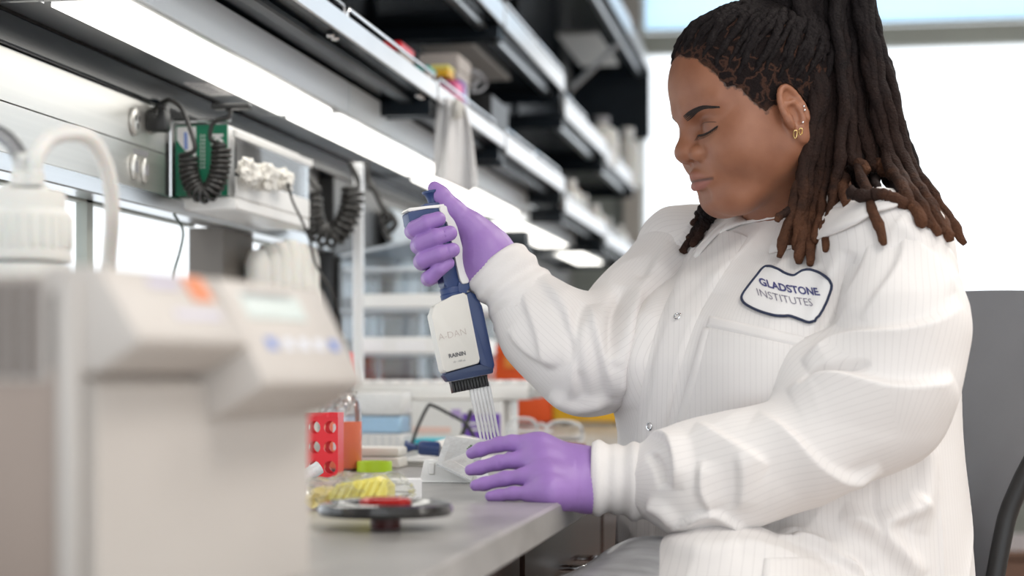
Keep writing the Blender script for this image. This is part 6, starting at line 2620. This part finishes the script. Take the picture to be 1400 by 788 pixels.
# ================================================================ locks of hair
lk, nt, b_ = _nodes('dreadlock_hair')
N, L = nt.nodes, nt.links
at = N.new('ShaderNodeAttribute')
at.attribute_name = 'tip'
rp = N.new('ShaderNodeValToRGB')
rp.color_ramp.elements[0].position = 0.45
rp.color_ramp.elements[0].color = (0.012, 0.009, 0.0095, 1)
rp.color_ramp.elements[1].position = 1.0
rp.color_ramp.elements[1].color = (0.105, 0.045, 0.024, 1)
q = rp.color_ramp.elements.new(0.78)
q.color = (0.030, 0.015, 0.011, 1)
tc = N.new('ShaderNodeTexCoord')
n1 = N.new('ShaderNodeTexNoise')
n1.inputs['Scale'].default_value = 60
n1.inputs['Detail'].default_value = 5
L.new(tc.outputs['Object'], n1.inputs['Vector'])
ad = N.new('ShaderNodeMath')
ad.operation = 'MULTIPLY_ADD'
ad.inputs[1].default_value = 0.34
L.new(n1.outputs['Fac'], ad.inputs[0])
sb = N.new('ShaderNodeMath')
sb.operation = 'SUBTRACT'
sb.inputs[1].default_value = 0.17
L.new(at.outputs['Fac'], sb.inputs[0])
L.new(sb.outputs[0], ad.inputs[2])
L.new(ad.outputs[0], rp.inputs['Fac'])
L.new(rp.outputs[0], b_.inputs['Base Color'])
b_.inputs['Roughness'].default_value = 0.75
b_.inputs['Specular IOR Level'].default_value = 0.15
n2 = N.new('ShaderNodeTexNoise')
n2.inputs['Scale'].default_value = 320
n2.inputs['Detail'].default_value = 5
L.new(tc.outputs['Object'], n2.inputs['Vector'])
bp = N.new('ShaderNodeBump')
bp.inputs['Strength'].default_value = 1.0
bp.inputs['Distance'].default_value = 0.003
L.new(n2.outputs['Fac'], bp.inputs['Height'])
L.new(bp.outputs[0], b_.inputs['Normal'])


def lock(pts, r, tip0=0.0, tip1=1.0, seed=0, seg=8, taper=False):
    rr_ = random.Random(seed)
    path = smooth_path(pts, 9)
    n = len(path)
    ph = [rr_.uniform(0, 6.28) for _ in range(4)]
    rs = []
    for i in range(n):
        t_ = i / (n - 1)
        k = 1 + 0.10 * math.sin(i * 1.9 + ph[0]) + 0.08 * math.sin(i * 0.9 + ph[1]) + rr_.uniform(-0.05, 0.05)
        end = min(1, (1 - t_) * 20 + 0.55) * min(1, t_ * 20 + 0.5)
        if taper:
            end *= min(1, 0.25 + t_ * 4)
        rs.append(r * k * end * (1 - 0.18 * t_))
    for i in range(1, n - 1):
        path[i] = path[i] + Vector((math.sin(i * 0.8 + ph[2]), math.sin(i * 0.7 + ph[3]), 0)) * r * 0.16
    mb = MB()
    mb.tube(path, rs, seg)
    o = mb.build('dreadlock', lk, person, smooth=180, recalc=False)
    nv_ = len(o.data.vertices)
    tp = np.repeat(np.linspace(tip0, tip1, n), seg)
    set_attr(o.data, 'tip', tp[:nv_])
    return o


SOLID = BVHTree.FromPolygons([Vector(v) for v in w_of(ALLV)], [tuple(q) for q in ALLF.tolist()])
KNOT = np.array([-72, 0, 118.0])
sd_ = 100


def skull_pt(q, off):
    """push a head-local point onto a smooth skull ellipsoid"""
    c_ = np.array([0, 0, 44.0])
    v = q - c_
    r = np.array([96, 76, 82.0])
    k = np.linalg.norm(v / r)
    return c_ + v / k * (1 + off / 80.0)


# locks drawn back over the skull from the hairline to the knot
starts = []
rr0 = random.Random(3)
for l_, u_, f_ in ((0, 88, 80), (14, 86, 80), (27, 80, 76), (40, 72, 66), (50, 66, 56), (57, 58, 48), (62, 50, 40), (66, 42, 30), (68, 36, 20), (70, 30, 8), (70, 28, -6), (68, 22, -20)):
    for s in ((1, -1) if l_ else (1,)):
        starts.append((f_, s * l_, u_))
for l_, u_, f_ in ((8, 108, 55), (24, 106, 52), (38, 98, 44), (50, 88, 34), (58, 78, 24), (64, 66, 12), (68, 54, -2), (70, 44, -16), (68, 30, -32), (64, 10, -44), (56, -10, -56)):
    for s in (1, -1):
        starts.append((f_, s * l_, u_))
for l_, u_, f_ in ((10, 122, 20), (30, 116, 16), (46, 104, 8), (58, 88, -6), (65, 70, -22), (66, 50, -38), (60, 26, -56), (48, 4, -70), (20, 20, -90), (40, 50, -80)):
    for s in (1, -1):
        starts.append((f_, s * l_, u_))
extra_ = []
for f_, l_, u_ in starts:
    if l_ > 0:
        extra_.append((f_ - 14, l_ * 0.97 + 1, u_ + 9))
        extra_.append((f_ - 30, l_ * 0.93 + 1, u_ + 15))
starts = starts + extra_
for i, s_ in enumerate(starts):
    if len(starts) and s_[0] > 30 and abs(s_[1]) > 45:
        s_ = (s_[0] + 4, s_[1], s_[2] - 6)
    p0 = np.array(s_, float) + np.array([rr0.uniform(-4, 3), 0, rr0.uniform(-3, 5)])
    pts = []
    for t_ in np.linspace(0, 1, 8):
        q = p0 * (1 - t_) + KNOT * t_
        jit = np.array([0, 2.4 * math.sin(t_ * 13 + i * 1.3), 2.6 * math.sin(t_ * 12 + i * 2.1)]) * (t_ > 0.05) * (1 - 0.5 * t_)
        q = skull_pt(q + jit, 0)
        pts.append(surf(q[0], q[1], q[2], 0.6 + 2.4 * min(1, t_ * 3) + 4 * t_))
    lock(pts, 0.0040 + 0.0007 * (i % 3), 0.0, 0.2, 500 + i, taper=True)
# the gathered mass at the crown
MB().ball(hw(-70, 0, 112), (0.052, 0.058, 0.052), 24, 16).build('hair_knot', lk, person, smooth=180)

# hanging locks, nearest layers last
rr_ = random.Random(5)


def hang(x0, x1, x2, x3, yend, dn, df, r, tip1, seed, on_top):
    ys_ = [-34, 40, 130, 215, (215 + yend) / 2, yend]
    xs_ = [x0, x0 * 0.55 + x1 * 0.45, x1, x2, (x2 + x3) / 2, x3]
    pts = []
    dj = rr_.uniform(-0.02, 0.012)
    for k, (x_, y_) in enumerate(zip(xs_, ys_)):
        t_ = k / 5
        d = dn + (df - dn) * t_ + dj
        p = W(x_ + rr_.uniform(-2.5, 2.5), y_, d)
        if on_top and k >= 2:
            dr = (p - CAM)
            L_ = dr.length
            dr.normalize()
            h = SOLID.ray_cast(CAM, dr, 6)
            if h[0] is not None and (h[0] - CAM).length < L_ + r * 1.3:
                p = CAM + dr * ((h[0] - CAM).length - r * 1.15)
        pts.append(p)
    k0 = hw(-70, 0, 112)
    out = pts[0] - k0
    pts = [k0 + out * 0.35 + Vector((0, 0, 0.012)), k0 + out * 0.72 + Vector((0, 0, 0.014)) ] + pts
    lock(pts, r, 0.02, tip1, seed)


# back layer
for i in range(24):
    s = i / 23
    hang(1085 + 95 * s, 1108 + 112 * s, 1105 + 135 * s, 1100 + 165 * s, 236 + rr_.uniform(0, 30) + 25 * (s > 0.8), 2.20, 2.19, 0.0068, 0.5, 900 + i, False)
# middle layer
for i in range(22):
    s = (i + 0.5) / 22
    ye = (296 + rr_.uniform(0, 34)) if (s < 0.25 or s > 0.8) else (222 + rr_.uniform(0, 42))
    hang(1083 + 98 * s, 1108 + 108 * s, 1102 + 130 * s, (1085 if s < 0.25 else 1098) + 205 * s * (1 if s > 0.8 or s < 0.25 else 0.8) + rr_.uniform(-8, 8), ye, 2.14, 2.10, 0.0070, 0.95 if (s < 0.25 or s > 0.8) else 0.55, 1000 + i, True)
# front layer just behind the ear and over the shoulder
front = [
    (1080, 1114, 1098, 1067, 352), (1090, 1119, 1106, 1080, 336), (1098, 1124, 1112, 1090, 360), (1106, 1130, 1118, 1100, 345), (1114, 1134, 1122, 1108, 362), (1085, 1116, 1101, 1087, 342),
    (1122, 1141, 1136, 1117, 332), (1136, 1152, 1150, 1126, 343), (1130, 1147, 1150, 1158, 282),
    (1146, 1164, 1172, 1210, 334), (1140, 1158, 1166, 1186, 236), (1152, 1174, 1188, 1224, 244), (1156, 1180, 1196, 1212, 230), (1160, 1186, 1204, 1246, 284),
    (1166, 1192, 1212, 1262, 310), (1170, 1198, 1222, 1282, 322), (1174, 1204, 1230, 1296, 318), (1178, 1210, 1236, 1300, 330), (1184, 1220, 1244, 1320, 334),
]
for i, (x0, x1, x2, x3, ye) in enumerate(front):
    hang(x0, x1, x2, x3, ye, 2.06 + 0.03 * (i / 20), 2.02, 0.0072 + 0.0008 * (i % 3), 1.0, 1100 + i, True)
# outermost flyaway lock with gaps to the bundle
lock([W(1186, 0, 2.14), W(1203, 60, 2.14), W(1219, 100, 2.13), W(1228, 150, 2.12), (W(1240, 190, 2.11)), W(1258, 240, 2.1), W(1275, 300, 2.09)], 0.0052, 0.05, 0.6, 77)
lock([W(1158, 262, 1.93), W(1180, 268, 1.925), W(1206, 266, 1.92), W(1230, 275, 1.915), W(1262, 300, 1.93)], 0.0075, 0.6, 1.0, 78)
lock([W(1085, 285, 2.02), W(1072, 292, 2.01), W(1060, 301, 2.005)], 0.0052, 0.5, 1.0, 79)
# locks over the far shoulder
for i, pts in enumerate(([(968, 288), (962, 305), (952, 325), (938, 350)], [(974, 290), (968, 300), (958, 318), (944, 332)], [(980, 288), (972, 306), (962, 320), (950, 341)], [(962, 284), (957, 296), (950, 312)])):
    q = []
    for k, (a_, b_) in enumerate(pts):
        p, n = ray(SOLID, a_, b_, 0.006)
        q.append(p if (p is not None and k > 0) else W(a_, b_, 2.17))
    lock(q, 0.0062, 0.2, 0.85, 1300 + i)

# ================================================================ chair
bc = TC - N_AX[:2] * 0.245
ch = thing('task_chair', 'grey moulded chair with a tall curved back behind the person', 'chair', c2w((bc[0] + N_AX[0] * 0.2, bc[1] + N_AX[1] * 0.2, 0)))
V_, F_ = [], []
nu, nv = 28, 36
ztop, zbot = 1.155, 0.55
for layer in (0, 1):
    for j in range(nv + 1):
        v = j / nv
        z = ztop + (zbot - ztop) * v
        hwid = np.interp(v, [0, 0.2, 0.3, 0.38, 0.46, 0.6, 1.0], [0.232, 0.236, 0.207, 0.184, 0.167, 0.157, 0.157])
        for i in range(nu + 1):
            u = -1 + 2 * i / nu
            curve = 0.06 * u * u - 0.02 * math.cos(v * 5.0)
            lean = -0.05 * (1 - v)
            cc = bc + S_AX[:2] * (hwid * u) + N_AX[:2] * (curve + lean - 0.02 * layer)
            zz = z - 0.012 * u * u * (v < 0.1)
            V_.append(c2w((cc[0], cc[1], zz)))
n1_ = (nu + 1) * (nv + 1)
for j in range(nv):
    for i in range(nu):
        a_ = j * (nu + 1) + i
        F_.append((a_, a_ + 1, a_ + nu + 2, a_ + nu + 1))
        F_.append((n1_ + a_, n1_ + a_ + nu + 1, n1_ + a_ + nu + 2, n1_ + a_ + 1))
edge_l = [j * (nu + 1) for j in range(nv + 1)]
edge_r = [j * (nu + 1) + nu for j in range(nv + 1)]
for e_ in (edge_l, edge_r, list(range(nu + 1)), [nv * (nu + 1) + i for i in range(nu + 1)]):
    for a_, b_ in zip(e_[:-1], e_[1:]):
        F_.append((a_, b_, b_ + n1_, a_ + n1_))
mb = MB()
mb.data(V_, F_)
mb.build('backrest', M['chair'], ch, smooth=50)
for e_ in (edge_l, edge_r):
    pts = [(Vector(V_[k]) + Vector(V_[k + n1_])) / 2 for k in e_]
    MB().tube(pts, 0.0115, 10).build('edge_trim', M['black'], ch)
sc_ = TC + N_AX[:2] * 0.02
seat = MB()
seat.lathe([(0, 0.535), (0.20, 0.535), (0.225, 0.55), (0.225, 0.565), (0.20, 0.575), (0, 0.57)], c2w((sc_[0], sc_[1], 0)), 40)
seat.build('seat', M['chair'], ch)
pc = c2w((sc_[0], sc_[1], 0))
MB().cyl(pc + Vector((0, 0, 0.10)), pc + Vector((0, 0, 0.535)), 0.028).build('gas_column', M['black'], ch)
for k in range(5):
    a_ = 2 * math.pi * k / 5
    e_ = pc + Vector((math.cos(a_) * 0.28, math.sin(a_) * 0.28, 0.07))
    lg = MB().tube([pc + Vector((0, 0, 0.11)), e_], [0.024, 0.016], 10).build('leg', M['black'], ch)
    MB().cyl(e_ + Vector((0, -0.012, -0.038)), e_ + Vector((0, 0.012, -0.038)), 0.030).build('caster', M['black'], lg)
jb = bc + N_AX[:2] * 0.0
MB().tube([pc + Vector((0, 0, 0.52)), c2w((bc[0] - N_AX[0] * 0.03, bc[1] - N_AX[1] * 0.03, 0.52)), c2w((bc[0] - N_AX[0] * 0.03, bc[1] - N_AX[1] * 0.03, 0.70))], 0.018, 10).build('back_bracket', M['black'], ch)
